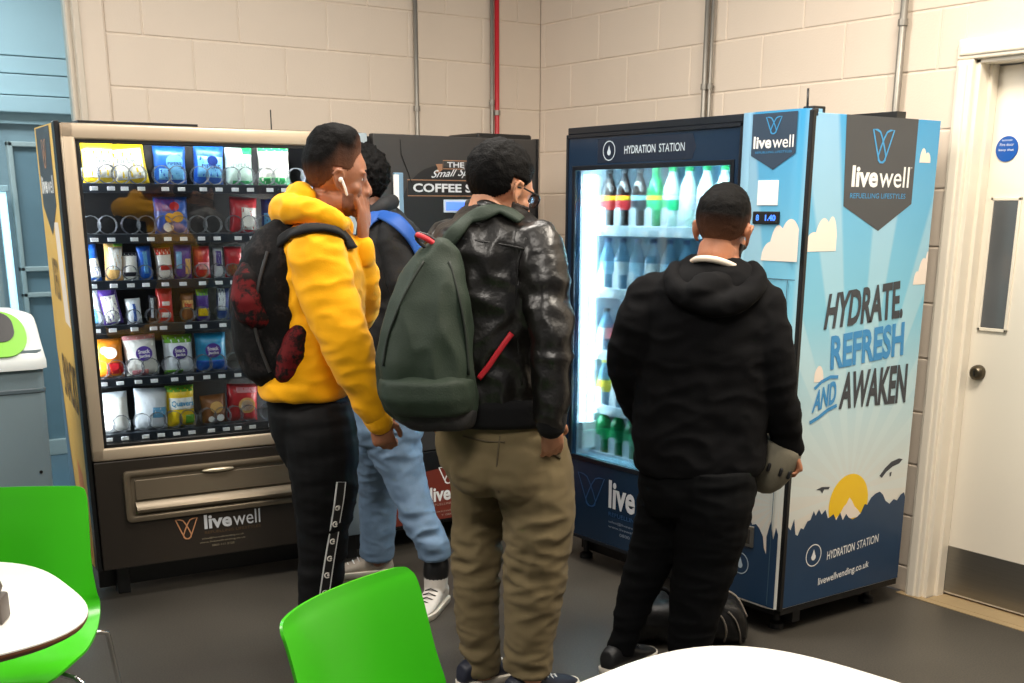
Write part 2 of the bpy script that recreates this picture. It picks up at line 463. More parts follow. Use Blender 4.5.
# ------------------------------------------------------------------ drinks machine on the right
def wing_logo(mb, x0, z0, x1, z1, w, y=-0.0015):
    """two crossed leaf outlines that make a V"""
    def leaf(flip):
        pts = [(0.0, 1.0), (0.20, 0.985), (0.34, 0.93), (0.46, 0.74), (0.58, 0.48), (0.68, 0.22), (0.665, 0.08), (0.58, 0.01), (0.46, 0.005), (0.37, 0.07), (0.30, 0.22), (0.16, 0.58)]
        q = [((1 - a) if flip else a, b) for a, b in pts]
        return [(x0 + a * (x1 - x0), z0 + b * (z1 - z0)) for a, b in q]
    mb.ribbon(leaf(False), w, y, closed=True); mb.ribbon(leaf(True), w, y - 0.0004, closed=True)
    return mb
def drop_badge(M, parent, cx, cz, r, m, y=-0.002):
    mb = MB(M)
    n = 40
    mb.ribbon([(cx + r * math.cos(2 * PI * k / n), cz + r * math.sin(2 * PI * k / n)) for k in range(n)], r * 0.10, y, closed=True)
    pts = []
    for k in range(19):
        a = math.radians(-225 + 270 * k / 18 )
        pts.append((cx + r * 0.30 * math.cos(a), cz - r * 0.18 + r * 0.30 * math.sin(a)))
    pts.append((cx, cz + r * 0.58))
    mb.poly(pts, y)
    return mb.build('drop_emblem', m, parent)
def cloud_pts(x0, x1, z0, z1, bumps):
    """flat-bottomed cloud outline; bumps = [(cx, r, top)] in 0..1"""
    pts = [(x0, z0), (x1, z0)]
    n = 46
    for k in range(n + 1):
        a = 1 - k / n; h = 0.0
        for (c, r, t) in bumps:
            q = 1 - ((a - c) / r) ** 2
            if q > 0: h = max(h, t * math.sqrt(q))
        pts.append((x0 + a * (x1 - x0), z0 + 0.002 + h * (z1 - z0)))
    return pts

M_NAVY = mat('navy_gloss_panel', (24, 44, 66), 0.22, var=0.04)
M_NAVYK = mat('navy_black_case', (17, 22, 30), 0.3)
M_SLATE = mat('slate_banner_print', (62, 64, 68), 0.4)
M_SLATEB = mat('blue_slate_banner_print', (46, 64, 84), 0.4)
M_WHITE = mat('white_print', (240, 240, 238), 0.45)
M_LBLUE = mat('blue_print', (60, 150, 205), 0.4)
M_CLOUD = mat('cloud_print', (240, 226, 212), 0.4)
M_DKTXT = mat('charcoal_print', (52, 56, 64), 0.4)
M_MOUNT = mat('mountain_navy_print', (34, 62, 92), 0.4, var=0.12, vscale=6)
M_SUN = mat('sun_yellow_print', (246, 200, 24), 0.4)
M_DIMBLUE = mat('dim_blue_print', (32, 74, 120), 0.4)
M_GREYTXT = mat('grey_print', (120, 132, 148), 0.45)

def sky_print(name, cx, cz, z0, z1):
    """printed sky: blue at the top, pale below, with pale beams fanning out of the sun"""
    m = bpy.data.materials.new(name); m.use_nodes = True
    nt = m.node_tree; n = nt.nodes; L = nt.links; p = n['Principled BSDF']
    p.inputs['Roughness'].default_value = 0.3; p.inputs['Specular IOR Level'].default_value = 0.4
    uv = n.new('ShaderNodeUVMap'); uv.uv_map = 'print'
    sx = n.new('ShaderNodeSeparateXYZ'); L.new(uv.outputs['UV'], sx.inputs[0])
    mr = n.new('ShaderNodeMapRange'); mr.inputs['From Min'].default_value = z0; mr.inputs['From Max'].default_value = z1
    L.new(sx.outputs['Y'], mr.inputs['Value'])
    cr = n.new('ShaderNodeValToRGB'); e = cr.color_ramp.elements
    e[0].position = 0.18; e[0].color = rgb(232, 226, 214); e[1].position = 1.0; e[1].color = rgb(62, 152, 204)
    k = e.new(0.38); k.color = rgb(196, 220, 224); k = e.new(0.62); k.color = rgb(128, 196, 220)
    L.new(mr.outputs['Result'], cr.inputs['Fac'])
    dx = n.new('ShaderNodeMath'); dx.operation = 'SUBTRACT'; dx.inputs[1].default_value = cx; L.new(sx.outputs['X'], dx.inputs[0])
    dz = n.new('ShaderNodeMath'); dz.operation = 'SUBTRACT'; dz.inputs[1].default_value = cz; L.new(sx.outputs['Y'], dz.inputs[0])
    at = n.new('ShaderNodeMath'); at.operation = 'ARCTAN2'; L.new(dx.outputs[0], at.inputs[0]); L.new(dz.outputs[0], at.inputs[1])
    mu = n.new('ShaderNodeMath'); mu.operation = 'MULTIPLY'; mu.inputs[1].default_value = 21.0; L.new(at.outputs[0], mu.inputs[0])
    sn = n.new('ShaderNodeMath'); sn.operation = 'SINE'; L.new(mu.outputs[0], sn.inputs[0])
    st = n.new('ShaderNodeMapRange'); st.inputs['From Min'].default_value = 0.05; st.inputs['From Max'].default_value = 0.35
    st.inputs['To Max'].default_value = 0.30; L.new(sn.outputs[0], st.inputs['Value'])
    mx = n.new('ShaderNodeMix'); mx.data_type = 'RGBA'; mx.inputs['B'].default_value = rgb(215, 232, 232)
    L.new(st.outputs['Result'], mx.inputs['Factor']); L.new(cr.outputs['Color'], mx.inputs['A']); L.new(mx.outputs['Result'], p.inputs['Base Color'])
    return m
def add_print_uv(o, M):
    """u,v = the print's own metres across and up"""
    me = o.data; uv = me.uv_layers.new(name='print'); inv = M.inverted(); base = rootloc(o)
    for lp in me.loops:
        q = inv @ (me.vertices[lp.vertex_index].co + base)
        uv.data[lp.index].uv = (q.x, q.z)

MD = frame((-0.834, -1.308, 0), (0, -1, 0), (1, 0, 0))
W, D = 1.303, 0.687
dm = thing('drinks_machine', 'tall blue drinks vending machine with lit glass front and mountain print on its side', 'vending machine', (-0.49, -1.96, 0))
mb = MB(MD)   # case: a hollow chest behind the door
mb.box(0, W - 0.004, D - 0.03, D - 0.001, 0.10, 1.828); mb.box(0, 0.03, 0.03, D, 0.10, 1.83); mb.box(0.985, W - 0.012, 0.05, D, 0.10, 1.83)
mb.box(0, W - 0.005, 0.03, D, 1.74, 1.83); mb.box(0, W - 0.005, 0.03, D, 0.10, 0.46)
mb.box(0.0, W, 0.002, 0.03, 1.815, 1.843, bev=0.004)
mb.build('case', M_NAVYK, dm)
mb = MB(MD)
for x in (0.06, W - 0.10):
    for y in (0.06, D - 0.10):
        mb.lathe([(0.0, 0), (0.03, 0), (0.03, 0.02), (0.014, 0.03), (0.014, 0.105)], c=(x + 0.02, y + 0.02, 0), n=16)
        mb.bm.verts.ensure_lookup_table()
for k, x in enumerate((0.08, W - 0.08)):
    pass
mb.box(0.02, W - 0.02, 0.10, 0.14, 0.03, 0.10)
mb.build('foot', M_BLACK, dm, angle=40)
# door with a window
mb = MB(MD)
gx0, gx1, gz0, gz1 = 0.05, 0.952, 0.478, 1.682
for (a, b, c, d) in ((0.012, gx0, 0.13, 1.80), (gx1, 0.985, 0.13, 1.80), (gx0, gx1, gz1, 1.80), (gx0, gx1, 0.13, gz0)):
    mb.box(a, b, 0, 0.035, c, d)
door = mb.build('door', M_NAVY, dm)
mb = MB(MD)
for (a, b, c, d) in ((0.0, 0.012, 0.12, 1.815), (0.985, 1.0, 0.12, 1.815), (0, 1.0, 1.80, 1.815), (0, 1.0, 0.115, 0.13)):
    mb.box(a, b, -0.006, 0.035, c, d, bev=0.002)
mb.build('door_edge', M_NAVYK, door)
mb = MB(MD)
g = 0.01
for (a, b, c, d) in ((gx0 - g, gx0 + 0.008, gz0 - g, gz1 + g), (gx1 - 0.008, gx1 + g, gz0 - g, gz1 + g), (gx0, gx1, gz1 - 0.008, gz1 + g), (gx0, gx1, gz0 - g, gz0 + 0.008)):
    mb.box(a, b, -0.004, 0.006, c, d, bev=0.002)
mb.build('window_trim', M_NAVYK, door)
MB(MD).box(gx0, gx1, 0.014, 0.019, gz0, gz1).build('window_glass', glass_mat('clear_glass', (235, 248, 252), 0.05), door)
mb = MB(MD); mb.rtext('HYDRATION', 0.365, 1.730, 0.545, 1.760, y=-0.002, bold=0.012); mb.rtext('STATION', 0.565, 1.730, 0.705, 1.760, y=-0.002)
mb.build('lettering', mat('pale_print', (190, 205, 215), 0.45), door)
mb = MB(MD); mb.poly([(0.20, 1.700), (0.745, 1.700), (0.765, 1.745), (0.745, 1.79), (0.20, 1.79)], -0.001)
mb.build('name_plate', mat('dark_plate_print', (22, 34, 52), 0.35), door)
drop_badge(MD, door, 0.272, 1.745, 0.036, mat('pale_print', (190, 205, 215)))
mb = MB(MD); wing_logo(mb, 0.112, 0.275, 0.292, 0.412, 0.006); mb.build('wing_emblem', M_DIMBLUE, door)
mb = MB(MD); mb.rtext('live', 0.322, 0.292, 0.492, 0.415, bold=0.03); mb.rtext('well', 0.505, 0.292, 0.70, 0.415); mb.build('lettering', mat('soft_white_print', (205, 208, 212), 0.45), door)
mb = MB(MD); mb.rtext('REFUELLING LIFESTYLES', 0.325, 0.258, 0.70, 0.276); mb.build('lettering', M_DIMBLUE, door)
mb = MB(MD); mb.rtext('sales@livewellvending.co.uk', 0.325, 0.226, 0.66, 0.240); mb.rtext('www.livewellvending.co.uk', 0.325, 0.204, 0.66, 0.218); mb.rtext('0800 111 2122', 0.40, 0.182, 0.60, 0.195)
mb.build('lettering', M_GREYTXT, door)
# lit inside
M_INW = mat('lit_inner_wall', (150, 196, 216), 0.35)
mb = MB(MD)
mb.box(0.03, 0.045, 0.035, 0.60, 0.46, 1.74); mb.build('side_lining', mat('white_inner_side', (228, 240, 246), 0.35), dm)
mb = MB(MD); mb.box(0.955, 0.985, 0.035, 0.60, 0.46, 1.74); mb.box(0.03, 0.985, 0.585, 0.60, 0.46, 1.74)
mb.box(0.03, 0.985, 0.035, 0.60, 1.70, 1.74); mb.box(0.03, 0.985, 0.035, 0.60, 0.45, 0.475)
mb.build('inner_lining', M_INW, dm)
mb = MB(MD)
mb.box(0.046, 0.056, 0.050, 0.072, 0.55, 1.66, bev=0.004); mb.box(0.046, 0.056, 0.100, 0.118, 0.55, 1.66, bev=0.004)
mb.build('light_strip', mat('cool_white_tube', (225, 245, 255), 0.4, emit=(222, 244, 255), estr=14.0), dm)
MB(MD).box(0.046, 0.075, 0.045, 0.13, 0.50, 0.62, bev=0.006).build('hinge_block', M_WHITE, dm)
MB(MD).box(0.08, 0.92, 0.055, 0.075, 1.678, 1.698, bev=0.004).build('light_strip', mat('cool_white_tube', (225, 245, 255)), dm)
# shelves
SHZ = [1.444, 1.189, 0.925, 0.688, 0.478]
M_SHELF = mat('pale_shelf', (214, 230, 238), 0.4)
LANE0, PITCH, NL = 0.092, 0.0955, 9
shelves = []
M_DIV = mat('clear_plastic_divider', (238, 248, 252), 0.3, alpha=0.88)
for k, z in enumerate(SHZ):
    mb = MB(MD); mb.box(0.05, 0.95, 0.115, 0.57, z - 0.012, z, bev=0.002); mb.box(0.05, 0.95, 0.108, 0.118, z - 0.030, z + 0.012, bev=0.003)
    sh = mb.build('shelf', M_SHELF, dm); shelves.append(sh)
    for j in range(NL):
        x = LANE0 + j * PITCH
        mb = MB(MD); mb.box(x - 0.014, x + 0.014, 0.100, 0.107, z - 0.028, z - 0.008, bev=0.001); mb.build('price_tag', M_WHITE, sh)
        mb = MB(MD)      # clear lane stop: rounded upright plate
        h = 0.085
        pts = [(x - 0.020, z), (x + 0.020, z)] + [(x + 0.020 * math.cos(a), z + h - 0.02 + 0.020 * math.sin(a)) for a in [PI * t / 10 for t in range(11)]]
        mb.poly(pts, 0.118, 0.004); mb.build('lane_stop', M_DIV, sh)
# side cabinet column with rounded edges (controls)
mb = MB(MD)
c0, c1 = 1.004, 1.300
prof = [(c0, 0.05), (c0, -0.005), (c0 + 0.006, -0.016), (c0 + 0.02, -0.022), (c0 + 0.045, -0.024), (c0 + 0.05, -0.0215), (c0 + 0.055, -0.024), (c1 - 0.06, -0.024), (c1 - 0.035, -0.022), (c1 - 0.015, -0.014), (c1 - 0.004, 0.0), (c1, 0.012), (c1, 0.05)]
mb.rings([[V((x, y, z)) for x, y in prof] for z in (0.105, 1.842)])
colm = mb.build('control_column', sky_print('sky_print_front', 1.28, 0.5, 0.10, 1.84), dm, angle=35)
add_print_uv(colm, MD)
yc = -0.0255
mb = MB(MD); mb.poly([(1.062, 1.835), (1.062, 1.700), (1.166, 1.652), (1.262, 1.703), (1.262, 1.835)], yc); mb.build('banner', M_SLATEB, colm)
mb = MB(MD); wing_logo(mb, 1.125, 1.768, 1.195, 1.822, 0.004, yc - 0.001); mb.build('wing_emblem', M_LBLUE, colm)
mb = MB(MD); mb.rtext('live', 1.072, 1.722, 1.154, 1.762, y=yc - 0.001, bold=0.03); mb.rtext('well', 1.158, 1.722, 1.252, 1.762, y=yc - 0.001, bold=0.006); mb.build('lettering', M_WHITE, colm)
mb = MB(MD); mb.rtext('REFUELLING LIFESTYLES', 1.082, 1.706, 1.246, 1.713, y=yc - 0.001); mb.build('lettering', M_LBLUE, colm)
mb = MB(MD); mb.box(1.103, 1.197, yc - 0.001, yc + 0.001, 1.536, 1.618, bev=0.0008); mb.build('white_sticker', M_WHITE, colm)
mb = MB(MD); mb.box(1.090, 1.210, yc - 0.006, yc + 0.004, 1.474, 1.516, bev=0.003); dsp = mb.build('display', M_BLACK, colm)
mb = MB(MD); mb.rtext('8', 1.108, 1.485, 1.122, 1.505, y=yc - 0.007, bold=0.02); mb.rtext('1.40', 1.150, 1.485, 1.198, 1.505, y=yc - 0.007, bold=0.035)
mb.build('digits', mat('blue_led', (60, 120, 255), 0.4, emit=(70, 130, 255), estr=1.6), dsp)
mb = MB(MD); mb.poly(cloud_pts(1.135, 1.299, 1.352, 1.490, [(0.28, 0.28, 0.45), (0.45, 0.24, 0.85), (0.78, 0.34, 1.0)]), yc); cl = mb.build('cloud_print', M_CLOUD, colm)
mb = MB(MD); mb.poly(cloud_pts(1.20, 1.297, 0.86, 0.985, [(0.3, 0.3, 0.6), (0.75, 0.4, 1.0)]), yc); mb.build('cloud_print', M_CLOUD, colm)
mb = MB(MD); mb.box(1.008, 1.296, yc - 0.001, yc, 1.2905, 1.2935); mb.box(1.262, 1.2645, yc - 0.001, yc, 0.12, 1.29); mb.build('seam', mat('seam_line', (70, 100, 120), 0.5), colm)
mb = MB(MD); mb.box(1.10, 1.205, yc - 0.005, yc + 0.004, 1.085, 1.262, bev=0.004); kp = mb.build('card_reader', M_BLACK, colm)
mb = MB(MD)
for r in range(4):
    for c in range(3): mb.box(1.118 + c * 0.026, 1.136 + c * 0.026, yc - 0.009, yc - 0.004, 1.105 + r * 0.026, 1.122 + r * 0.026, bev=0.002)
mb.build('keypad_buttons', mat('dark_keys', (56, 58, 62), 0.4), kp)
mb = MB(MD); mb.box(1.13, 1.235, yc - 0.004, yc + 0.004, 0.86, 1.07, bev=0.004); cp = mb.build('coin_panel', M_STEEL, colm)
mb = MB(MD); mb.box(1.18, 1.186, yc - 0.007, yc - 0.003, 0.98, 1.02); mb.lathe([(0, -0.034), (0.012, -0.034), (0.013, -0.028)], c=(1.20, 0, 0.93), axis='y', n=18); mb.build('coin_slot', M_BLACK, cp)
mts = [(1.012, 0.112), (1.297, 0.112), (1.297, 0.395), (1.285, 0.42), (1.275, 0.372), (1.258, 0.435), (1.243, 0.378), (1.226, 0.372), (1.205, 0.40), (1.188, 0.412), (1.170, 0.405), (1.155, 0.432), (1.130, 0.418), (1.108, 0.446), (1.085, 0.43), (1.060, 0.455), (1.035, 0.43), (1.012, 0.45)]
mb = MB(MD); mb.poly(mts, yc); mtn = mb.build('mountain_print', M_MOUNT, colm)
mb = MB(MD); mb.poly([(1.226, 0.372), (1.243, 0.378), (1.246, 0.31), (1.234, 0.33)], yc - 0.0006); mb.build('snow_print', M_CLOUD, colm)
mb = MB(MD); mb.box(1.070, 1.182, yc - 0.006, yc + 0.004, 0.318, 0.400, bev=0.012); rc = mb.build('return_cup', M_STEEL, colm)
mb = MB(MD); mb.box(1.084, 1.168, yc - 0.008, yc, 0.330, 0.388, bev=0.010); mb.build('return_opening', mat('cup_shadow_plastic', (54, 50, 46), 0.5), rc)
drop_badge(MD, colm, 1.122, 0.247, 0.040, mat('pale_print', (190, 205, 215)), yc - 0.001)
# side print
MS = frame((-0.834, -1.308 - W, 0), (1, 0, 0), (0, 1, 0))
mb = MB(MS).box(0.012, D, 0.0, 0.012, 0.105, 1.83, bev=0.002); side = mb.build('side_panel', sky_print('sky_print_side', 0.345, 0.50, 0.10, 1.83), dm); add_print_uv(side, MS)
MB(MS).box(-0.004, 0.014, -0.006, 0.02, 0.10, 1.838, bev=0.003).build('corner_strip', M_BLACK, dm)
mb = MB(MS); mb.box(0.012, D, 0.004, 0.03, 0.08, 0.106); mb.build('plinth', M_BLACK, dm)
ys = -0.001
mb = MB(MS); mb.poly([(0.168, 1.83), (0.186, 1.534), (0.383, 1.450), (0.558, 1.542), (0.556, 1.83)], ys); mb.build('banner', M_SLATE, side)
mb = MB(MS); wing_logo(mb, 0.312, 1.680, 0.425, 1.788, 0.007, ys - 0.001); mb.build('wing_emblem', M_LBLUE, side)
mb = MB(MS); mb.rtext('live', 0.218, 1.597, 0.358, 1.668, y=ys - 0.001, bold=0.035); mb.rtext('well', 0.364, 1.597, 0.530, 1.668, y=ys - 0.001, bold=0.006)
mb.rtext('TM', 0.532, 1.662, 0.543, 1.668, y=ys - 0.001); mb.build('lettering', M_WHITE, side)
mb = MB(MS); mb.rtext('REFUELLING LIFESTYLES', 0.216, 1.560, 0.518, 1.577, y=ys - 0.001); mb.build('lettering', M_LBLUE, side)
for x0, x1, z0, z1, bs in ((0.008, 0.163, 1.385, 1.498, [(0.25, 0.3, 0.55), (0.55, 0.3, 0.95), (0.82, 0.2, 1.0)]), (0.610, D - 0.002, 1.255, 1.372, [(0.25, 0.25, 0.4), (0.7, 0.42, 0.8), (0.95, 0.2, 1.0)]),
                           (0.582, 0.645, 1.685, 1.732, [(0.3, 0.3, 1.0), (0.7, 0.3, 0.7)]), (0.10, 0.152, 0.935, 0.99, [(0.45, 0.5, 1.0)])):
    mb = MB(MS); mb.poly(cloud_pts(x0, x1, z0, z1, bs), ys); mb.build('cloud_print', M_CLOUD, side)
mb = MB(MS)
mb.text('HYDRATE.', ((0.129, 1.116), (0.566, 1.137), (0.147, 1.240), (0.552, 1.275)), y=ys - 0.001, bold=0.035)
mb.build('lettering', M_DKTXT, side); mb = MB(MS)
mb.text('AWAKEN', ((0.243, 0.826), (0.630, 0.816), (0.252, 0.958), (0.626, 0.965)), y=ys - 0.001, bold=0.035)
mb.build('lettering', M_DKTXT, side)
mb = MB(MS)
mb.text('REFRESH', ((0.182, 0.972), (0.590, 0.998), (0.174, 1.094), (0.582, 1.124)), y=ys - 0.001, bold=0.035)
mb.build('lettering', mat('refresh_blue_print', (52, 138, 196), 0.4), side); mb = MB(MS)
mb.text('AND', ((0.098, 0.826), (0.226, 0.852), (0.112, 0.902), (0.222, 0.938)), y=ys - 0.001, bold=0.035)
mb.ribbon([(0.105, 0.912), (0.14, 0.935), (0.185, 0.948), (0.228, 0.945)], 0.012, ys - 0.001); mb.ribbon([(0.092, 0.792), (0.135, 0.806), (0.185, 0.83), (0.232, 0.842)], 0.013, ys - 0.001)
mb.build('lettering', mat('refresh_blue_print', (52, 138, 196), 0.4), side)
n = 40
mb = MB(MS); mb.poly([(0.345 + 0.112 * math.cos(a), 0.462 + 0.112 * math.sin(a)) for a in [2 * PI * k / n for k in range(n)]], ys); mb.build('sun_print', M_SUN, side)
mb = MB(MS); mb.poly([(0.262, 0.40), (0.300, 0.428), (0.318, 0.452), (0.333, 0.462), (0.347, 0.484), (0.362, 0.470), (0.38, 0.445), (0.402, 0.428), (0.43, 0.40)], ys - 0.0006); mb.build('snow_print', M_CLOUD, side)
rg = [(0.016, 0.42), (0.03, 0.405), (0.046, 0.445), (0.058, 0.385), (0.07, 0.378), (0.085, 0.405), (0.10, 0.398), (0.118, 0.425), (0.135, 0.428), (0.15, 0.46), (0.162, 0.44), (0.178, 0.462), (0.195, 0.44), (0.215, 0.455), (0.232, 0.42), (0.246, 0.424), (0.262, 0.432), (0.28, 0.405), (0.30, 0.432), (0.318, 0.40), (0.335, 0.422), (0.352, 0.405), (0.375, 0.395), (0.40, 0.40), (0.42, 0.412),
      (0.44, 0.445), (0.455, 0.44), (0.475, 0.465), (0.50, 0.478), (0.525, 0.482), (0.545, 0.468), (0.565, 0.44), (0.59, 0.425), (0.615, 0.44), (0.635, 0.432), (0.655, 0.452), (0.675, 0.46), (D - 0.002, 0.44)]
mb = MB(MS); mb.poly([(D - 0.002, 0.108), (0.016, 0.108)] + rg, ys - 0.001); mb.build('mountain_print', M_MOUNT, side)
mb = MB(MS)
mb.poly([(0.515, 0.545), (0.545, 0.572), (0.58, 0.592), (0.625, 0.60), (0.648, 0.594), (0.63, 0.580), (0.59, 0.572), (0.555, 0.556), (0.53, 0.535)], ys); mb.poly([(0.575, 0.550), (0.588, 0.552), (0.585, 0.535), (0.577, 0.535)], ys)
mb.poly([(0.155, 0.538), (0.185, 0.545), (0.23, 0.540), (0.225, 0.532), (0.20, 0.535), (0.19, 0.52), (0.178, 0.534)], ys)
mb.build('glider_print', M_DKTXT, side)
drop_badge(MS, side, 0.166, 0.288, 0.041, M_WHITE, ys - 0.002)
mb = MB(MS); mb.text('HYDRATION', ((0.243, 0.256), (0.40, 0.268), (0.243, 0.290), (0.40, 0.301)), y=ys - 0.002, bold=0.012); mb.text('STATION', ((0.415, 0.269), (0.540, 0.279), (0.415, 0.302), (0.540, 0.312)), y=ys - 0.002)
mb.build('lettering', M_WHITE, side); mb = MB(MS)
mb.text('livewellvending.co.uk', ((0.203, 0.155), (0.495, 0.178), (0.203, 0.192), (0.495, 0.213)), y=ys - 0.002, bold=0.012)
mb.build('lettering', M_WHITE, side)
mb = MB(MD); mb.box(1.17, 1.22, 0.10, 0.16, 1.83, 1.86, bev=0.004); mb.build('top_latch', M_BLACK, dm); mb = MB(MD); mb.box(0.95, 1.3, D - 0.25, D - 0.2, 1.83, 1.852); mb.build('rear_hinge', M_BLACK, dm)
mb = MB(MD); mb.tube([(1.235, 0.05, 1.83), (1.232, 0.05, 1.91)], 0.004, n=8); mb.build('aerial', M_BLACK, dm, smooth=True)

# ---- the bottles
def liquid(name, col, alpha=0.55):
    return mat(name, col, 0.12, alpha=alpha, spec=0.6)
B_COLA = mat('dark_cola', (38, 24, 20), 0.12, spec=0.6); B_CLEAR = liquid('water_bottle', (112, 166, 196), 0.6); B_GREEN = mat('green_bottle', (22, 150, 84), 0.15, alpha=0.92)
def bottle(name, j, s, h, r, body, cap, lab, label, group, band=None, dd=0.155):
    x = LANE0 + j * PITCH; z = SHZ[s]
    c = MD @ V((x, dd, z))
    t = thing(name, label, 'bottle', c, group)
    mb = MB(Matrix.Translation(c)); mb.lathe([(0, 0.003), (r * .8, 0.0), (r, 0.012), (r, h * .28), (r * .93, h * .33), (r * .93, h * .52), (r, h * .57), (r * .96, h * .64), (r * .6, h * .80), (r * .40, h * .87), (r * .38, h * .93), (0, h * .93)], n=18)
    mb.build('body', body, t, smooth=True)
    mb = MB(Matrix.Translation(c)); mb.lathe([(0, h * .925), (r * .46, h * .925), (r * .46, h * .99), (r * .40, h), (0, h)], n=14); mb.build('bottle_cap', cap, t, angle=40)
    mb = MB(Matrix.Translation(c)); mb.lathe([(r * .96, h * .31), (r * 1.015, h * .31), (r * 1.015, h * .56), (r * .96, h * .56)], n=18); lb = mb.build('wrap_label', lab, t, angle=40)
    if band:
        mb = MB(Matrix.Translation(c)); mb.lathe([(r * 1.0, h * .475), (r * 1.025, h * .475), (r * 1.025, h * .55), (r * 1.0, h * .55)], n=18); mb.build('label_band', band, lb, angle=40)
    return t
ORD = ['first', 'second', 'third', 'fourth', 'fifth', 'sixth', 'seventh', 'eighth', 'ninth']
C_BLK = mat('black_cap', (24, 24, 26), 0.4); C_GRN = mat('green_cap', (20, 140, 70), 0.4); C_BLU = mat('dark_blue_cap', (30, 62, 104), 0.4); C_WHT = M_WHITE
L_RED = mat('red_label', (190, 40, 44), 0.4); L_BLK = mat('black_label', (40, 44, 56), 0.4); L_WHT = mat('white_label', (236, 244, 246), 0.45); L_YEL = mat('yellow_label', (236, 205, 40), 0.4); L_GRN = mat('green_label', (40, 190, 120), 0.4); L_BLU = mat('pale_blue_label', (150, 200, 226), 0.4)
Y_BAND = L_YEL
def where(j): return ORD[j] + ' from the left on'
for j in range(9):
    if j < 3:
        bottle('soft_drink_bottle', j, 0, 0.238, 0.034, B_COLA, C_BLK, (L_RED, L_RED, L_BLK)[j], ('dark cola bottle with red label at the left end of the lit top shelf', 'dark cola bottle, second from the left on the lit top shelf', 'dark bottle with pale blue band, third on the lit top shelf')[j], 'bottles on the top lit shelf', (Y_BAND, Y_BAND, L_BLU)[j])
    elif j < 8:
        bottle('soft_drink_bottle', j, 0, 0.238, 0.034, (mat('glare_white_bottle', (214, 240, 228), 0.2), B_GREEN)[j == 3], C_GRN, (L_GRN, L_WHT)[j in (5, 6)], ('green' if j == 3 else 'pale') + ' bottle with green cap, %s the lit top shelf' % where(j), 'bottles on the top lit shelf', (L_YEL if j == 3 else L_WHT))  # whitish body colour has the overexposed glare of the lit shelf painted in
    else:
        bottle('soft_drink_bottle', j, 0, 0.225, 0.034, B_COLA, C_BLK, L_BLK, 'dark bottle with black label at the right end of the lit top shelf', 'bottles on the top lit shelf', L_WHT)
for j in range(9):
    bottle('water_bottle', j, 1, 0.215, 0.033, B_CLEAR, C_BLU, (L_BLU, L_WHT)[j in (1, 3)], 'clear water bottle with dark blue cap, %s the second lit shelf' % where(j), 'water bottles on the second lit shelf')
for j in range(5):
    bottle('juice_bottle', j, 2, 0.185, 0.034, (B_CLEAR, mat('red_juice', (190, 60, 70), 0.15), B_CLEAR, B_CLEAR, B_CLEAR)[j], C_BLK, (L_WHT, L_RED, L_WHT, L_WHT, L_BLU)[j], 'small bottle with black cap, %s the third lit shelf' % where(j), 'small bottles on the third lit shelf')
for j in range(5):
    bottle('juice_bottle', j, 3, 0.205, 0.033, B_CLEAR, (L_YEL, C_WHT, C_WHT, C_WHT, C_WHT)[j], (L_YEL, L_WHT, L_BLU, L_WHT, L_BLU)[j], ('bottle with yellow label and yellow cap at the left of the fourth lit shelf' if j == 0 else 'clear bottle with white cap, %s the fourth lit shelf' % where(j)), 'bottles on the fourth lit shelf')
for j in range(5):
    bottle('lemonade_bottle', j, 4, 0.205, 0.036, B_GREEN, C_GRN, L_GRN, 'green lemonade bottle, %s the lowest lit shelf' % where(j), 'green bottles on the lowest lit shelf')
def alight(name, M, loc, sx, sy, e, col, face):
    l = bpy.data.lights.new(name, 'AREA'); l.shape = 'RECTANGLE'; l.size = sx; l.size_y = sy; l.energy = e; l.color = col
    o = bpy.data.objects.new(name, l); COL.objects.link(o)
    d = (M.to_3x3() @ V(face)).normalized()
    o.rotation_euler = d.to_track_quat('-Z', 'Y').to_euler(); o.location = M @ V(loc)
    return o
alight('cabinet_light', MD, (0.062, 0.09, 1.1), 0.05, 1.1, 13.0, (0.82, 0.95, 1.0), (1, 0.5, 0))
alight('cabinet_light', MD, (0.5, 0.06, 1.67), 0.8, 0.03, 14.0, (0.82, 0.95, 1.0), (0, 0.5, -1))
alight('cabinet_light', MD, (0.945, 0.06, 1.1), 0.03, 1.1, 11.0, (0.82, 0.95, 1.0), (-1, 0.7, 0))
# ------------------------------------------------------------------ snack machine on the left
TH = math.radians(5)
UX = V((math.cos(TH), -math.sin(TH), 0)); VX = V((math.sin(TH), math.cos(TH), 0))
SO = V((-2.749, -0.778, 0))
MN = frame(SO, UX, VX)
SW, SD = 1.205, 0.42
M_BEIGE = mat('champagne_metal_frame', (198, 180, 156), 0.38, 0.35, var=0.05, vscale=4)
M_BRNBLK = mat('brown_black_panel', (46, 40, 34), 0.35, var=0.06)
M_TRAY = mat('bronze_grey_tray', (122, 110, 92), 0.38, 0.45, var=0.06)
M_INBLK = mat('black_inner_wall', (26, 28, 32), 0.45)
M_RAIL = mat('dark_shelf_rail', (40, 48, 58), 0.3, 0.3)
M_WIRE = mat('coil_wire', (120, 125, 132), 0.3, 0.8)
M_YEL = mat('mustard_print', (232, 188, 92), 0.42, var=0.08, vscale=5)
sm = thing('snack_machine', 'snack vending machine with champagne frame, black shelves and yellow side', 'vending machine', SO + UX * 0.6 + VX * 0.3)
mb = MB(MN)
mb.box(0.0, 0.02, 0.04, SD, 0.13, 1.815); mb.box(SW - 0.02, SW, 0.04, SD, 0.13, 1.815); mb.box(0, SW, SD - 0.02, SD, 0.13, 1.815)
mb.box(0, SW, 0.04, SD, 1.795, 1.822); mb.box(0, SW, 0.04, SD, 0.13, 0.56)
mb.box(0.10, 0.55, 0.12, 0.4, 1.822, 1.836)
mb.build('case', M_BLACK, sm)
mb = MB(MN)
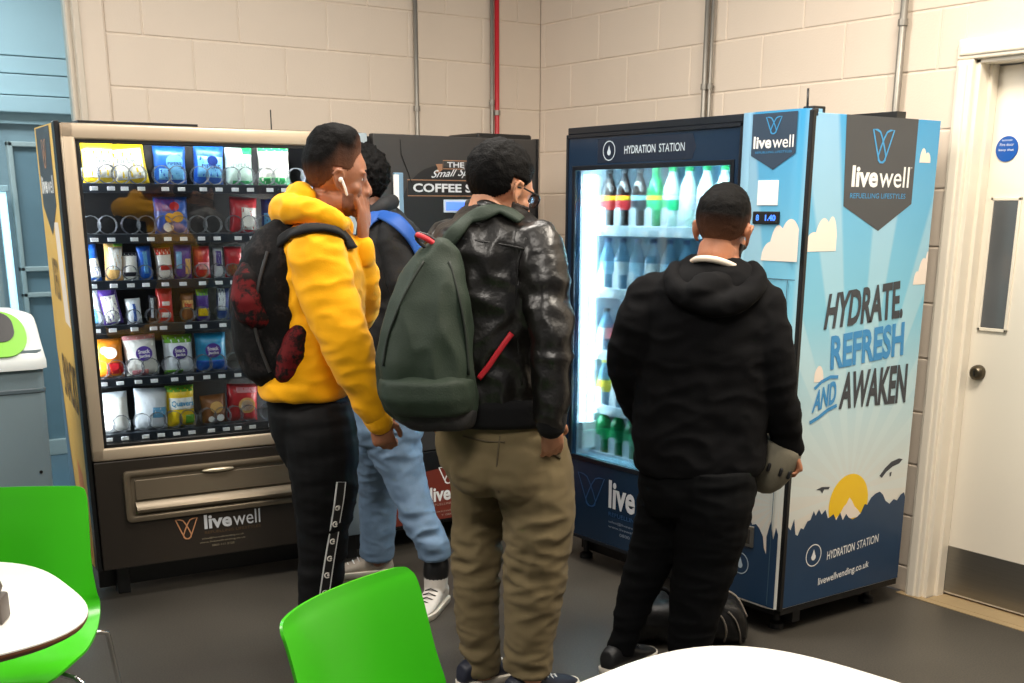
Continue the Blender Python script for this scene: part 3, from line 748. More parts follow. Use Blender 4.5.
for x in (0.08, SW - 0.12):
    for y in (0.08, SD - 0.1): mb.box(x, x + 0.05, y, y + 0.05, 0.0, 0.135, bev=0.004)
mb.box(0.02, SW - 0.02, 0.14, 0.16, 0.02, 0.13)
mb.build('foot', M_BLACK, sm)
MB(MN).box(-0.008, 0.010, -0.004, 0.05, 0.13, 1.825, bev=0.003).build('edge_strip', M_BLACK, sm)
# side print, mustard with a banner
MSN = frame(SO + VX * SD - UX * 0.004, -VX, UX)
mb = MB(MSN); mb.poly([(0.0, 0.13), (SD - 0.045, 0.13), (SD - 0.045, 1.82), (0.0, 1.82)], 0.0, 0.006); mb.build('side_panel_back', M_YEL, sm).name = 'side_panel'
sp = sm.children[-1]
k = SD / 0.42
mb = MB(MSN); mb.poly([(0.03, 1.815), (0.035, 1.53), (0.17, 1.42), (0.30, 1.53), (0.30, 1.815)], -0.001); mb.build('banner', M_SLATE, sp)
mb = MB(MSN); mb.rtext('live', 0.05, 1.575, 0.165, 1.64, y=-0.002, bold=0.03); mb.rtext('well', 0.172, 1.575, 0.285, 1.64, y=-0.002); mb.build('lettering', M_WHITE, sp)
mb = MB(MSN); wing_logo(mb, 0.12, 1.67, 0.21, 1.77, 0.007, -0.002); mb.build('wing_emblem', mat('copper_print', (196, 140, 100), 0.4), sp)
mb = MB(MSN); mb.poly([(0.255, 1.10), (0.22, 1.47), (0.30, 1.47), (0.345, 1.08)], -0.001); mb.build('poster_print', M_CLOUD, sp)
mb = MB(MSN); mb.text('SNACKS', ((0.10, 0.80), (0.34, 0.74), (0.10, 0.97), (0.34, 0.93)), y=-0.0025, bold=0.02); mb.build('lettering', mat('brown_print', (110, 84, 44), 0.45), sp)
mb = MB(MSN); mb.text('ON THE GO', ((0.10, 1.19), (0.21, 1.17), (0.10, 1.34), (0.21, 1.33)), y=-0.0025, bold=0.02); mb.build('lettering', mat('brown_print', (110, 84, 44), 0.45), sp)
mb = MB(MSN); mb.poly([(0.19, 0.16), (0.32, 0.16), (0.34, 0.30), (0.28, 0.50), (0.20, 0.55)], -0.001); mb.build('orange_print', mat('orange_print', (226, 140, 70), 0.4), sp)
mb = MB(MSN); mb.poly([(0.0, 0.13), (0.18, 0.13), (0.12, 0.36), (0.07, 0.58), (0.04, 0.80), (0.0, 1.0)], -0.0012); mb.build('blue_print', mat('slate_blue_print', (92, 122, 146), 0.4), sp)
# glazed door
mb = MB(MN)
g0, g1, h0, h1 = 0.058, 0.985, 0.625, 1.762
mb.box(0.010, g0, -0.02, 0.035, 0.575, 1.818, bev=0.008, seg=3); mb.box(g1, 1.025, -0.02, 0.035, 0.575, 1.818, bev=0.008, seg=3)
mb.box(0.010, 1.025, -0.02, 0.035, h1, 1.818, bev=0.008, seg=3); mb.box(0.010, 1.025, -0.02, 0.035, 0.575, h0, bev=0.008, seg=3)
fr_ = mb.build('door_frame', M_BEIGE, sm, angle=35)
mb = MB(MN)
for a, b, c, d in ((g0 - 0.002, g0 + 0.012, h0, h1), (g1 - 0.012, g1 + 0.002, h0, h1), (g0, g1, h1 - 0.012, h1 + 0.002), (g0, g1, h0 - 0.002, h0 + 0.014)):
    mb.box(a, b, -0.012, 0.0, c, d, bev=0.002)
mb.build('gasket', M_BLACK, fr_)
MB(MN).box(g0, g1, 0.002, 0.008, h0, h1).build('door_glass', glass_mat('snack_glass', (242, 246, 248), 0.06), fr_)
# payment column to the right of the glass
mb = MB(MN).box(1.025, SW, -0.02, 0.04, 0.135, 1.818, bev=0.006, seg=2); pc = mb.build('payment_column', mat('pale_grey_blue_panel', (150, 164, 172), 0.4, 0.2), sm, angle=35)
MB(MN).box(1.06, 1.15, -0.026, -0.015, 1.18, 1.30, bev=0.004).build('keypad', M_BLACK, pc)
MB(MN).box(1.06, 1.15, -0.026, -0.015, 1.36, 1.42, bev=0.004).build('display', mat('dark_display', (18, 26, 34), 0.15), pc)
MB(MN).box(1.085, 1.125, -0.025, -0.015, 1.02, 1.12, bev=0.004).build('coin_slot', M_STEEL, pc)
# lower panel with the delivery tray
mb = MB(MN).box(0.012, 1.025, -0.018, 0.04, 0.135, 0.572, bev=0.004); lp = mb.build('lower_panel', M_BRNBLK, sm)
def rrect(x0, x1, z0, z1, r, n=6):
    out = []
    for cx, cz, a0 in ((x1 - r, z1 - r, 0), (x0 + r, z1 - r, 90), (x0 + r, z0 + r, 180), (x1 - r, z0 + r, 270)):
        for k in range(n + 1):
            a = math.radians(a0 + 90 * k / n); out.append((cx + r * math.cos(a), cz + r * math.sin(a)))
    return out
def rr_rings(mb, specs):
    mb.rings([[V((x, y, z)) for x, z in rrect(x0, x1, z0, z1, r)] for (x0, x1, z0, z1, r, y) in specs], caps=False)
mb = MB(MN)
a0, a1, b0, b1 = 0.115, 0.90, 0.320, 0.528
sp_ = [(a0, a1, b0, b1, 0.02, -0.016), (a0 + 0.002, a1 - 0.002, b0 + 0.002, b1 - 0.002, 0.02, -0.030), (a0 + 0.012, a1 - 0.012, b0 + 0.012, b1 - 0.012, 0.016, -0.034), (a0 + 0.024, a1 - 0.024, b0 + 0.024, b1 - 0.022, 0.014, -0.030), (a0 + 0.030, a1 - 0.030, b0 + 0.030, b1 - 0.028, 0.012, -0.020)]
rr_rings(mb, sp_)
ry = rrect(a0 + 0.030, a1 - 0.030, b0 + 0.030, b1 - 0.028, 0.012); mb.poly(ry, -0.020)
tr = mb.build('delivery_tray', M_TRAY, lp, angle=50)
mb = MB(MN)
mb.rings([[V((x, y, z)) for y, z in ((-0.022, 0.355), (-0.046, 0.362), (-0.050, 0.372), (-0.044, 0.384), (-0.024, 0.400))] for x in (a0 + 0.04, a1 - 0.04)])
mb.build('tray_lip', M_TRAY, tr, angle=40)
mb = MB(MN)
mb.rings([[V((x, y, z)) for y, z in ((-0.018, 0.405), (-0.028, 0.41), (-0.024, 0.486), (-0.018, 0.492))] for x in (a0 + 0.045, a1 - 0.045)])
fl = mb.build('flap', M_TRAY, tr)
mb = MB(MN); mb.ell((0.495, -0.026, 0.498), (0.068, 0.012, 0.010)); mb.build('pull_handle', mat('pale_tray_lip', (196, 184, 160), 0.3, 0.5), fl, smooth=True)
mb = MB(MN); wing_logo(mb, 0.308, 0.222, 0.396, 0.306, 0.005, -0.0195); mb.build('wing_emblem', mat('copper_print', (196, 140, 100)), lp)
mb = MB(MN); mb.rtext('live', 0.424, 0.252, 0.540, 0.312, y=-0.0195, bold=0.03); mb.rtext('well', 0.546, 0.252, 0.662, 0.312, y=-0.0195); mb.build('lettering', mat('soft_white_print', (205, 208, 212)), lp)
mb = MB(MN); mb.rtext('REFUELLING LIFESTYLES', 0.424, 0.232, 0.662, 0.243, y=-0.0195); mb.build('lettering', mat('brown_dim_print', (96, 74, 50), 0.45), lp)
mb = MB(MN); mb.rtext('sales@livewellvending.co.uk', 0.410, 0.208, 0.588, 0.217, y=-0.0195); mb.rtext('www.livewellvending.co.uk', 0.400, 0.192, 0.594, 0.201, y=-0.0195); mb.rtext('0800 111 2122', 0.45, 0.176, 0.545, 0.184, y=-0.0195)
mb.build('lettering', mat('grey_tan_print', (150, 138, 116), 0.45), lp)
mb = MB(MN); mb.box(0.84, 0.844, 0.1, 0.104, 1.82, 1.90); mb.build('aerial', M_BLACK, sm)
# inside
mb = MB(MN)
mb.box(0.020, 0.030, 0.04, 0.40, 0.56, 1.80); mb.box(1.00, 1.02, 0.04, 0.40, 0.56, 1.80); mb.box(0.02, 1.02, 0.385, 0.40, 0.56, 1.80); mb.box(0.02, 1.02, 0.04, 0.4, 0.555, 0.57); mb.box(0.02, 1.02, 0.04, 0.4, 1.785, 1.797)
mb.build('inner_lining', M_INBLK, sm)
M_LED = mat('shelf_led', (255, 250, 240), 0.4, emit=(255, 248, 238), estr=4.0)
MB(MN).box(0.06, 0.98, 0.030, 0.040, 1.768, 1.78).build('light_strip', M_LED, sm)
SZ = [1.607, 1.424, 1.255, 1.090, 0.888, 0.672]
CAMX = MN.inverted() @ CAM
def true_pt(u, z, d):
    """a place read on the glass plane, moved back along the line of sight to depth d"""
    a = V((u, 0, z)); t = (d - CAMX.y) / (0 - CAMX.y)
    return CAMX + (a - CAMX) * t
M_TAG = mat('price_tag_white', (232, 236, 240), 0.5)
LANES = [  # apparent lane centres on the glass
    [0.135, 0.245, 0.395, 0.54, 0.665, 0.805, 0.93], [0.12, 0.265, 0.39, 0.52, 0.665, 0.79, 0.92],
    [0.080, 0.155, 0.218, 0.275, 0.348, 0.416, 0.492, 0.558, 0.617, 0.69, 0.77, 0.85, 0.93], [0.078, 0.137, 0.218, 0.29, 0.328, 0.425, 0.485, 0.562, 0.63, 0.70, 0.77, 0.85, 0.93],
    [0.105, 0.235, 0.375, 0.503, 0.63, 0.76, 0.90], [0.105, 0.245, 0.367, 0.507, 0.617, 0.76, 0.90]]
DF = 0.075
sshelves = []
for k, z in enumerate(SZ):
    zt = true_pt(0.5, z, DF - 0.02).z
    mb = MB(MN); mb.box(0.03, 1.0, DF - 0.02, 0.38, zt - 0.008, zt); mb.box(0.032, 0.998, DF - 0.030, DF - 0.018, zt - 0.030, zt + 0.004, bev=0.002)
    sh = mb.build('shelf', M_RAIL, sm); sshelves.append((sh, zt))
    narrow = k in (2, 3)
    for u in LANES[k]:
        c = true_pt(u, z, DF)
        r = 0.027 if narrow else 0.034
        cs = (0,) if narrow else (-0.030, 0.030)
        for dx in cs:
            pts = [(c.x + dx + r * math.cos(a), DF - 0.008 + 0.012 * a / (2 * PI), zt + r + 0.004 + r * math.sin(a)) for a in [2 * PI * t / 14 - PI / 2 for t in range(0, 44)]]
            mb = MB(MN); mb.tube(pts, 0.0011, n=5); mb.build('coil', M_WIRE, sh, smooth=True)
        for dx in ((-0.012,) if narrow else (-0.032, 0.030)):
            mb = MB(MN); mb.box(c.x + dx - 0.012, c.x + dx + 0.016, DF - 0.034, DF - 0.029, zt - 0.022, zt - 0.008, bev=0.001); mb.build('price_tag', M_TAG, sh)

# ---- snacks
FOIL = dict(rough=0.3, coat=0.2, bump=0.5, bscale=26)
def pmat(n, c): return mat('wrap_' + n, c, **FOIL)
def bag(name, shelf, u0, u1, h, col, label, prints=(), grp='crisp bags in the snack machine', tilt=0.0, lean=0.0, bands=(), cat='snack bag', y=None):
    """pillow bag: crimped flat ends, puffed middle"""
    sh, zt = sshelves[shelf]
    uc = (u0 + u1) / 2; y = DF + 0.045 if y is None else y
    c = true_pt(uc, SZ[shelf] + 0.03, y); w = (u1 - u0) / 2 * (y - CAMX.y) / (-CAMX.y)
    P0 = MN @ V((c.x, y, zt))
    t = thing(name, label, cat, P0, grp)
    Mb = Matrix.Translation(P0) @ MN.to_3x3().to_4x4() @ Matrix.Rotation(tilt, 4, 'Y') @ Matrix.Rotation(lean, 4, 'X')
    puff = min(0.032, w * 0.62)
    def prof(a):   # a 0..1 up
        e = min(a, 1 - a)
        return puff * (max(0.0, 1 - (1 - min(1, e / 0.36)) ** 2)) ** 0.7 + 0.0015
    def shell(a0, a1, off, NZ=16, x0=-1.0, x1=1.0):
        mb = MB(Mb); NX = 12
        fr, bk = [], []
        for i in range(NZ + 1):
            a = a0 + (a1 - a0) * i / NZ; rowf, rowb = [], []
            for j in range(NX + 1):
                b = x0 + (x1 - x0) * j / NX
                ww = w * (1 - 0.06 * math.sin(PI * a))
                wob = 0.0016 * math.sin(j * 2.1 + i * 1.3 + len(name)) if 0 < i < NZ else 0
                d = prof(a) * math.sqrt(max(0, 1 - (b * 0.99) ** 2)) + off + wob
                zz = a * h + (0.003 * math.sin(j * PI) if i in (0, NZ) else 0)
                rowf.append(V((b * ww, -d, zz))); rowb.append(V((b * ww, d if x0 == -1 and a0 == 0 else -d + 0.0008, zz)))
            fr.append(rowf); bk.append(rowb)
        vf = [[mb.bm.verts.new(p) for p in r] for r in fr]; vb = [[mb.bm.verts.new(p) for p in r] for r in bk]
        for i in range(NZ):
            for j in range(NX):
                mb.bm.faces.new((vf[i][j], vf[i][j + 1], vf[i + 1][j + 1], vf[i + 1][j])); mb.bm.faces.new((vb[i][j + 1], vb[i][j], vb[i + 1][j], vb[i + 1][j + 1]))
        for i in range(NZ):
            mb.bm.faces.new((vf[i][0], vf[i + 1][0], vb[i + 1][0], vb[i][0])); mb.bm.faces.new((vf[i + 1][NX], vf[i][NX], vb[i][NX], vb[i + 1][NX]))
        for j in range(NX):
            mb.bm.faces.new((vf[0][j + 1], vf[0][j], vb[0][j], vb[0][j + 1])); mb.bm.faces.new((vf[NZ][j], vf[NZ][j + 1], vb[NZ][j + 1], vb[NZ][j]))
        return mb
    body = shell(0, 1, 0).build('wrapper', pmat(*col), t, smooth=True)
    for k, (a0, a1, bc, x0, x1) in enumerate(bands):
        shell(a0, a1, 0.0012 + 0.0006 * k, 6, x0, x1).build('print_band', pmat(*bc), body, smooth=True)
    for (kind, x, a, s, pc, *rest) in prints:
        mb = MB(Mb); yy = -(prof(a) * math.sqrt(max(0, 1 - x * x)) + 0.0045)
        if kind == 'disc':
            q = [(x * w + s * w * math.cos(e), a * h + s * w * 0.9 * math.sin(e)) for e in [2 * PI * k / 24 for k in range(24)]]
            mb.poly(q, yy + 0.0008)
        else:
            tw, th_ = s * w, rest[1] * h if len(rest) > 1 else 0.14 * h
            mb.rtext(rest[0], x * w - tw, a * h - th_ / 2, x * w + tw, a * h + th_ / 2, y=yy, bold=0.02)
        mb.build('emblem' if kind == 'disc' else 'lettering', pmat(*pc), body)
    return t
WH = ('white', (240, 240, 234)); YE = ('yellow', (240, 205, 30)); BL = ('blue', (28, 92, 190)); LB = ('light_blue', (110, 180, 225)); GR = ('green', (40, 170, 96)); PG = ('pale_green', (205, 232, 222))
RD = ('red', (200, 34, 44)); OR = ('orange', (240, 140, 30)); PU = ('purple', (84, 58, 150)); BR = ('brown', (140, 90, 52)); TAN = ('tan', (225, 180, 110)); DK = ('dark', (36, 36, 50)); GY = ('grey', (120, 130, 130)); CY = ('cyan', (40, 150, 200)); NV = ('navy', (24, 50, 120)); PK = ('pink', (226, 150, 160)); LG = ('leaf_green', (110, 178, 50)); SB = ('snow', (232, 240, 248)); GD = ('gold', (230, 170, 60))
PIP = 'PIPERS'
bag('crisp_bag', 0, 0.075, 0.192, 0.158, YE, 'white and yellow crisp bag at the left end of the top snack shelf', [('t', 0, 0.55, 0.62, GY, PIP, 0.10), ('t', 0, 0.70, 0.35, GY, 'the', 0.07)], bands=((0.16, 0.80, WH, -0.97, 0.97),))
bag('crisp_bag', 0, 0.186, 0.318, 0.152, YE, 'tilted yellow and white crisp bag, second on the top snack shelf', [('t', -0.1, 0.58, 0.62, GY, PIP, 0.10)], tilt=-0.12, bands=((0.14, 0.86, WH, -0.9, 0.8),))
bag('crisp_bag', 0, 0.335, 0.458, 0.145, BL, 'mid blue crisp bag with round pale badge on the top snack shelf', [('disc', 0.15, 0.58, 0.52, LB), ('t', 0.15, 0.55, 0.42, NV, PIP, 0.08)], bands=((0.14, 0.42, LB, -0.8, 0.8),))
bag('crisp_bag', 0, 0.483, 0.600, 0.156, BL, 'deeper blue crisp bag with pointed top on the top snack shelf', [('disc', 0.1, 0.60, 0.35, NV), ('t', 0, 0.46, 0.6, NV, PIP, 0.09)], tilt=0.05, bands=((0.20, 0.70, LB, -0.85, 0.9),))
bag('crisp_bag', 0, 0.610, 0.718, 0.146, PG, 'grey green crisp bag with THE PIPERS writing on the top snack shelf', [('t', 0, 0.55, 0.6, GY, PIP, 0.11), ('t', 0, 0.72, 0.35, GY, 'THE', 0.09)], bands=((0.0, 0.14, GR, -0.6, 1.0), (0.82, 1.0, GR, 0.2, 1.0)))
bag('crisp_bag', 0, 0.742, 0.870, 0.156, WH, 'white crisp bag with bright green ends near the payment column', [('t', 0, 0.56, 0.6, GY, PIP, 0.08)], bands=((0.0, 0.22, GR, -1, 1), (0.86, 1.0, GR, -1, 1)))
bag('crisp_bag', 1, 0.322, 0.452, 0.142, BL, 'blue crisp bag showing golden puffs, alone in the middle of the second shelf', [('disc', -0.2, 0.45, 0.30, GD), ('disc', 0.25, 0.47, 0.34, GD), ('disc', 0.1, 0.75, 0.28, RD), ('disc', -0.3, 0.2, 0.3, WH)], bands=((0.62, 0.95, PU, -0.95, 0.2),))
bag('crisp_bag', 1, 0.612, 0.722, 0.142, RD, 'red and white crumpled crisp bag on the right of the second shelf', [('disc', 0.15, 0.35, 0.45, WH)], tilt=0.05, bands=((0.12, 0.72, WH, -0.3, 0.95),))
bag('crisp_bag', 1, 0.745, 0.83, 0.135, NV, 'dark blue bag half hidden by the yellow hood on the second shelf', bands=((0.2, 0.6, LB, -0.9, 0.6),))
def bar(shelf, u0, u1, h, col, label, bands=(), tilt=0.0, prints=()):
    return bag('snack_bar', shelf, u0, u1, h, col, label, prints, 'wrapped bars in the snack machine', tilt, 0.0, bands, 'snack bar', DF + 0.035)
bar(2, 0.050, 0.112, 0.138, BL, 'blue and white wrapped bar at the left end of the third shelf', ((0.10, 0.62, WH, -0.9, 0.9),), -0.10)
bar(2, 0.122, 0.190, 0.140, TAN, 'tan and cream wrapped bar with green tip on the third shelf', ((0.30, 0.90, WH, -0.6, 0.9), (0.93, 1, LG, 0, 1)), 0.04)
bar(2, 0.190, 0.246, 0.106, WH, 'short white and dark wrapped bar, third on the third shelf', ((0.88, 1.0, DK, -1, 1), (0.15, 0.3, DK, -1, 1)))
bar(2, 0.250, 0.302, 0.128, BL, 'slim blue bar with white stripe on the third shelf', ((0.2, 0.85, LB, -0.3, 0.3),), -0.04)
bar(2, 0.318, 0.380, 0.122, WH, 'white wrapped bar with red top on the third shelf', ((0.78, 1.0, RD, -1, 1), (0.3, 0.45, RD, -0.6, 0.9)), -0.05)
bar(2, 0.384, 0.452, 0.132, PU, 'purple wrapped bar with gold patches on the third shelf', ((0.15, 0.6, TAN, 0.1, 0.8), (0.3, 0.8, LB, -0.9, -0.3)), 0.03)
bar(2, 0.460, 0.526, 0.126, RD, 'bright red wrapped bar, left of two reds on the third shelf', ((0.28, 0.5, PK, -0.6, 0.8),))
bar(2, 0.540, 0.578, 0.118, SB, 'narrow white and purple bar between two red bars', ((0.4, 0.9, PU, -0.6, 0.6),))
bar(2, 0.584, 0.655, 0.122, RD, 'red and brown wrapped bar beside the patterned backpack, third shelf', ((0.05, 0.45, BR, -0.9, 0.9),))
bar(3, 0.048, 0.108, 0.132, SB, 'leaning white and blue bar at the left end of the fourth shelf', ((0.05, 0.5, LB, -0.9, 0.2),), -0.14)
bar(3, 0.104, 0.178, 0.142, PU, 'leaning white bar with purple top on the fourth shelf', ((0.08, 0.80, WH, -0.8, 0.7),), -0.16)
bar(3, 0.190, 0.248, 0.098, SB, 'short white and blue bar, third on the fourth shelf', ((0.1, 0.8, BL, -0.2, 0.2),), -0.04)
bar(3, 0.272, 0.306, 0.108, DK, 'thin dark bar with silver strip on the fourth shelf', ((0.2, 0.9, SB, -0.7, -0.1),), 0.06)
bar(3, 0.306, 0.368, 0.134, RD, 'tall red wrapped bar on the fourth shelf', ((0.15, 0.3, WH, -0.6, 0.6), (0.5, 0.62, WH, -0.5, 0.5)))
bar(3, 0.400, 0.450, 0.112, BR, 'brown wrapped bar with red writing on the fourth shelf', ((0.45, 0.75, TAN, -0.9, 0.9),), prints=[('t', 0, 0.6, 0.6, RD, 'bar', 0.16)])
bar(3, 0.460, 0.510, 0.126, PU, 'purple bar with green and yellow ends on the fourth shelf', ((0.8, 1, LG, -1, 1), (0.15, 0.4, YE, -0.9, 0.9)))
bar(3, 0.538, 0.590, 0.126, NV, 'dark blue and white bar next to the patterned backpack, fourth shelf', ((0.3, 1.0, SB, -0.9, 0.2),), 0.05)
SJ = lambda x=0.1: [('disc', x, 0.56, 0.50, PU), ('t', x, 0.61, 0.36, WH, 'Snack', 0.10), ('t', x, 0.49, 0.34, WH, 'Jacks', 0.10)]
bag('crisp_bag', 4, 0.045, 0.162, 0.150, OR, 'orange and yellow crisp bag at the left end of the fifth shelf', [('disc', 0.1, 0.66, 0.42, WH), ('disc', -0.25, 0.72, 0.30, WH), ('disc', 0.35, 0.3, 0.24, RD)], bands=((0.1, 0.4, RD, -0.2, 1.0), (0.35, 0.85, YE, -1, -0.55)))
bag('crisp_bag', 4, 0.170, 0.296, 0.160, WH, 'white and pink bag with purple badge on the fifth shelf', SJ(), bands=((0.9, 1.0, PK, -1, 1), (0.0, 0.16, PK, -0.7, 0.3)), tilt=-0.05)
bag('crisp_bag', 4, 0.316, 0.432, 0.154, SB, 'white bag with green top and purple badge on the fifth shelf', SJ(0.0), bands=((0.80, 1.0, LG, -1, 1), (0.0, 0.10, LG, -1, 0.2)))
bag('crisp_bag', 4, 0.442, 0.568, 0.154, CY, 'blue bag with purple badge at the right of the fifth shelf', SJ(0.0), bands=((0.0, 0.30, BL, -1, 1),))
bag('crisp_bag', 5, 0.040, 0.168, 0.160, WH, 'plain bright white bag at the left end of the bottom shelf', bands=((0.86, 1.0, SB, -1, 1),), tilt=-0.03)
bag('crisp_bag', 5, 0.182, 0.312, 0.166, SB, 'white and pale blue bag, second on the bottom shelf', bands=((0.30, 0.55, LB, 0.0, 0.9),), tilt=0.05)
bag('crisp_bag', 5, 0.312, 0.424, 0.168, YE, 'yellow bag with green top and blue name on the bottom shelf', [('t', 0, 0.58, 0.78, CY, 'Quavers', 0.16)], bands=((0.86, 1.0, LG, -1, 1), (0.44, 0.72, WH, -0.9, 0.9), (0.08, 0.3, LG, 0.2, 0.9)))
bag('crisp_bag', 5, 0.452, 0.556, 0.120, BR, 'small brown nut bag with round window on the bottom shelf', [('disc', 0.05, 0.6, 0.5, TAN), ('disc', 0.3, 0.22, 0.3, WH), ('disc', -0.4, 0.2, 0.25, WH)], tilt=-0.05)
bag('crisp_bag', 5, 0.552, 0.680, 0.156, RD, 'red bag with cream oval at the right of the bottom shelf', [('disc', 0.15, 0.45, 0.55, TAN), ('disc', 0.15, 0.45, 0.40, WH)], tilt=0.06, bands=((0.78, 0.92, PK, -0.5, 0.9),))
alight('snack_light', MN, (0.5, 0.035, 1.775), 0.9, 0.02, 16.0, (1.0, 0.97, 0.92), (0, 0.35, -1))
alight('snack_light', MN, (0.036, 0.036, 1.2), 0.02, 1.1, 13.0, (0.95, 0.98, 1.0), (0.8, 0.5, 0))
alight('snack_light', MN, (0.990, 0.036, 1.2), 0.02, 1.1, 10.0, (1.0, 0.96, 0.90), (-0.8, 0.5, 0))

# ------------------------------------------------------------------ coffee machine between the two
MC = frame((-1.500, -0.848, 0), (1, 0, 0), (0, 1, 0))
CW = 0.86
M_CHAR = mat('charcoal_panel', (56, 54, 53), 0.45, var=0.05)
cm = thing('coffee_machine', 'charcoal coffee vending machine with script sign in the wall corner', 'vending machine', (-1.07, -0.5, 0))
mb = MB(MC); mb.box(0, CW, 0.03, 0.70, 0.10, 1.812, bev=0.004); mb.build('case', M_BLACK, cm)
mb = MB(MC)
for x in (0.05, CW - 0.1):
    for y in (0.08, 0.6): mb.box(x, x + 0.05, y, y + 0.05, 0, 0.105)
mb.build('foot', M_BLACK, cm)
mb = MB(MC); mb.box(0.005, CW - 0.012, 0.0, 0.035, 0.46, 1.822, bev=0.004); dr = mb.build('door', M_CHAR, cm)
mb = MB(MC); mb.box(CW - 0.012, CW, -0.004, 0.04, 0.12, 1.826, bev=0.002); mb.build('door_edge', M_BLACK, cm)
mb = MB(MC); mb.box(0.56, 0.86, 0.05, 0.3, 1.812, 1.845, bev=0.01); mb.build('top_vent', M_BLACK, cm)
mb = MB(MC); mb.box(0.005, CW - 0.012, 0.0, 0.035, 0.12, 0.455, bev=0.003); lwp = mb.build('lower_panel', M_BLACK, cm)
mb = MB(MC); mb.poly([(0.01, 0.128), (CW - 0.02, 0.128), (CW - 0.02, 0.39), (0.5, 0.385), (0.24, 0.365), (0.01, 0.335)], -0.001); mb.build('red_brown_print', mat('red_brown_print', (118, 50, 38), 0.4, var=0.1), lwp)
mb = MB(MC); mb.rtext('live', 0.250, 0.215, 0.362, 0.285, y=-0.002, bold=0.03); mb.rtext('well', 0.368, 0.215, 0.49, 0.285, y=-0.002); mb.build('lettering', M_WHITE, lwp)
mb = MB(MC); mb.rtext('REFUELLING LIFESTYLES', 0.250, 0.195, 0.49, 0.206, y=-0.002); mb.build('lettering', mat('faded_print', (176, 150, 136), 0.5), lwp); mb = MB(MC); mb.rtext('www.livewellvending.co.uk', 0.262, 0.160, 0.47, 0.170, y=-0.002); mb.rtext('T: 0800 111 2122', 0.31, 0.142, 0.45, 0.151, y=-0.002); mb.build('lettering', mat('faded_print', (176, 150, 136), 0.5), lwp)
mb = MB(MC); wing_logo(mb, 0.30, 0.295, 0.40, 0.375, 0.006, -0.002); mb.build('wing_emblem', M_WHITE, lwp)
yd = -0.001
M_SIGNB = mat('black_sign_print', (30, 29, 29), 0.45); M_TANP = mat('tan_line_print', (150, 110, 82), 0.45)
n = 32
mb = MB(MC); mb.poly([(0.33 + 0.20 * math.cos(a) * (1.0 if math.sin(a) > 0 else 0.9), 1.50 + 0.20 * math.sin(a)) for a in [2 * PI * k / n for k in range(n)]], yd); mb.build('cup_print', M_SIGNB, dr)
mb = MB(MC); mb.poly([(0.165, 1.575), (0.655, 1.575), (0.655, 1.640), (0.165, 1.640)], yd - 0.0005); mb.build('sign_board_print', M_SIGNB, dr)
mb = MB(MC); mb.ribbon([(0.165, 1.575), (0.655, 1.575), (0.655, 1.640), (0.165, 1.640)], 0.004, yd - 0.001, closed=True)
mb.ribbon([(0.345, 1.688), (0.475, 1.688), (0.475, 1.722), (0.345, 1.722)], 0.004, yd - 0.001, closed=True)
mb.poly([(0.342, 1.684), (0.326, 1.672), (0.305, 1.672), (0.318, 1.689), (0.308, 1.706), (0.342, 1.708)], yd - 0.0007); mb.poly([(0.478, 1.684), (0.494, 1.672), (0.515, 1.672), (0.502, 1.689), (0.512, 1.706), (0.478, 1.708)], yd - 0.0007)
mb.build('ribbon_print', M_TANP, dr)
mb = MB(MC)
mb.rtext('THE', 0.366, 1.694, 0.454, 1.716, y=yd - 0.001, bold=0.02)
mb.build('lettering', mat('soft_white_print', (205, 208, 212)), dr); mb = MB(MC)
mb.text('Small Space', ((0.282, 1.628 + 0.012), (0.55, 1.640 + 0.018), (0.290, 1.670 + 0.01), (0.56, 1.688 + 0.012)), y=yd - 0.001, shear=0.35, bold=0.006)
mb.build('lettering', mat('soft_white_print', (205, 208, 212)), dr); mb = MB(MC)
mb.rtext('COFFEE SHOP', 0.192, 1.590, 0.640, 1.626, y=yd - 0.0015, bold=0.03)
mb.build('lettering', mat('soft_white_print', (205, 208, 212)), dr)
mb = MB(MC); mb.box(0.345, 0.475, -0.004, 0.01, 1.505, 1.560, bev=0.002); ds = mb.build('display', mat('pale_bezel', (190, 205, 220), 0.4), dr)
mb = MB(MC); mb.box(0.356, 0.464, -0.006, 0.0, 1.515, 1.550); mb.build('screen', mat('blue_screen', (80, 120, 230), 0.3, emit=(90, 130, 255), estr=1.0), ds)
mb = MB(MC); mb.tube([(0.135, -0.002, 1.80), (0.138, -0.003, 1.74), (0.165, -0.003, 1.68), (0.185, -0.002, 1.63)], 0.002, n=6); mb.build('scratch_line', M_SIGNB, dr)
mb = MB(MC); mb.box(0.095, 0.140, -0.012, 0.01, 1.42, 1.668, bev=0.003); nt_ = mb.build('notice_holder', mat('pale_blue_holder', (120, 152, 178), 0.35), dr)
mb = MB(MC); mb.box(0.090, 0.116, -0.014, -0.010, 1.44, 1.66); mb.build('notice', M_WHITE, nt_)
mb = MB(MC); mb.box(0.30, 0.56, -0.004, 0.01, 0.70, 1.0, bev=0.006); al = mb.build('cup_alcove', M_BLACK, dr)
mb = MB(MC); mb.box(0.31, 0.55, -0.03, 0.0, 0.70, 0.72, bev=0.004); mb.build('drip_tray', M_STEEL, al)
mb = MB(MC); mb.lathe([(0, -0.012), (0.016, -0.012), (0.018, 0.0)], c=(0.12, 0, 0.47), axis='y', n=18); mb.build('lock', M_STEEL, dr)
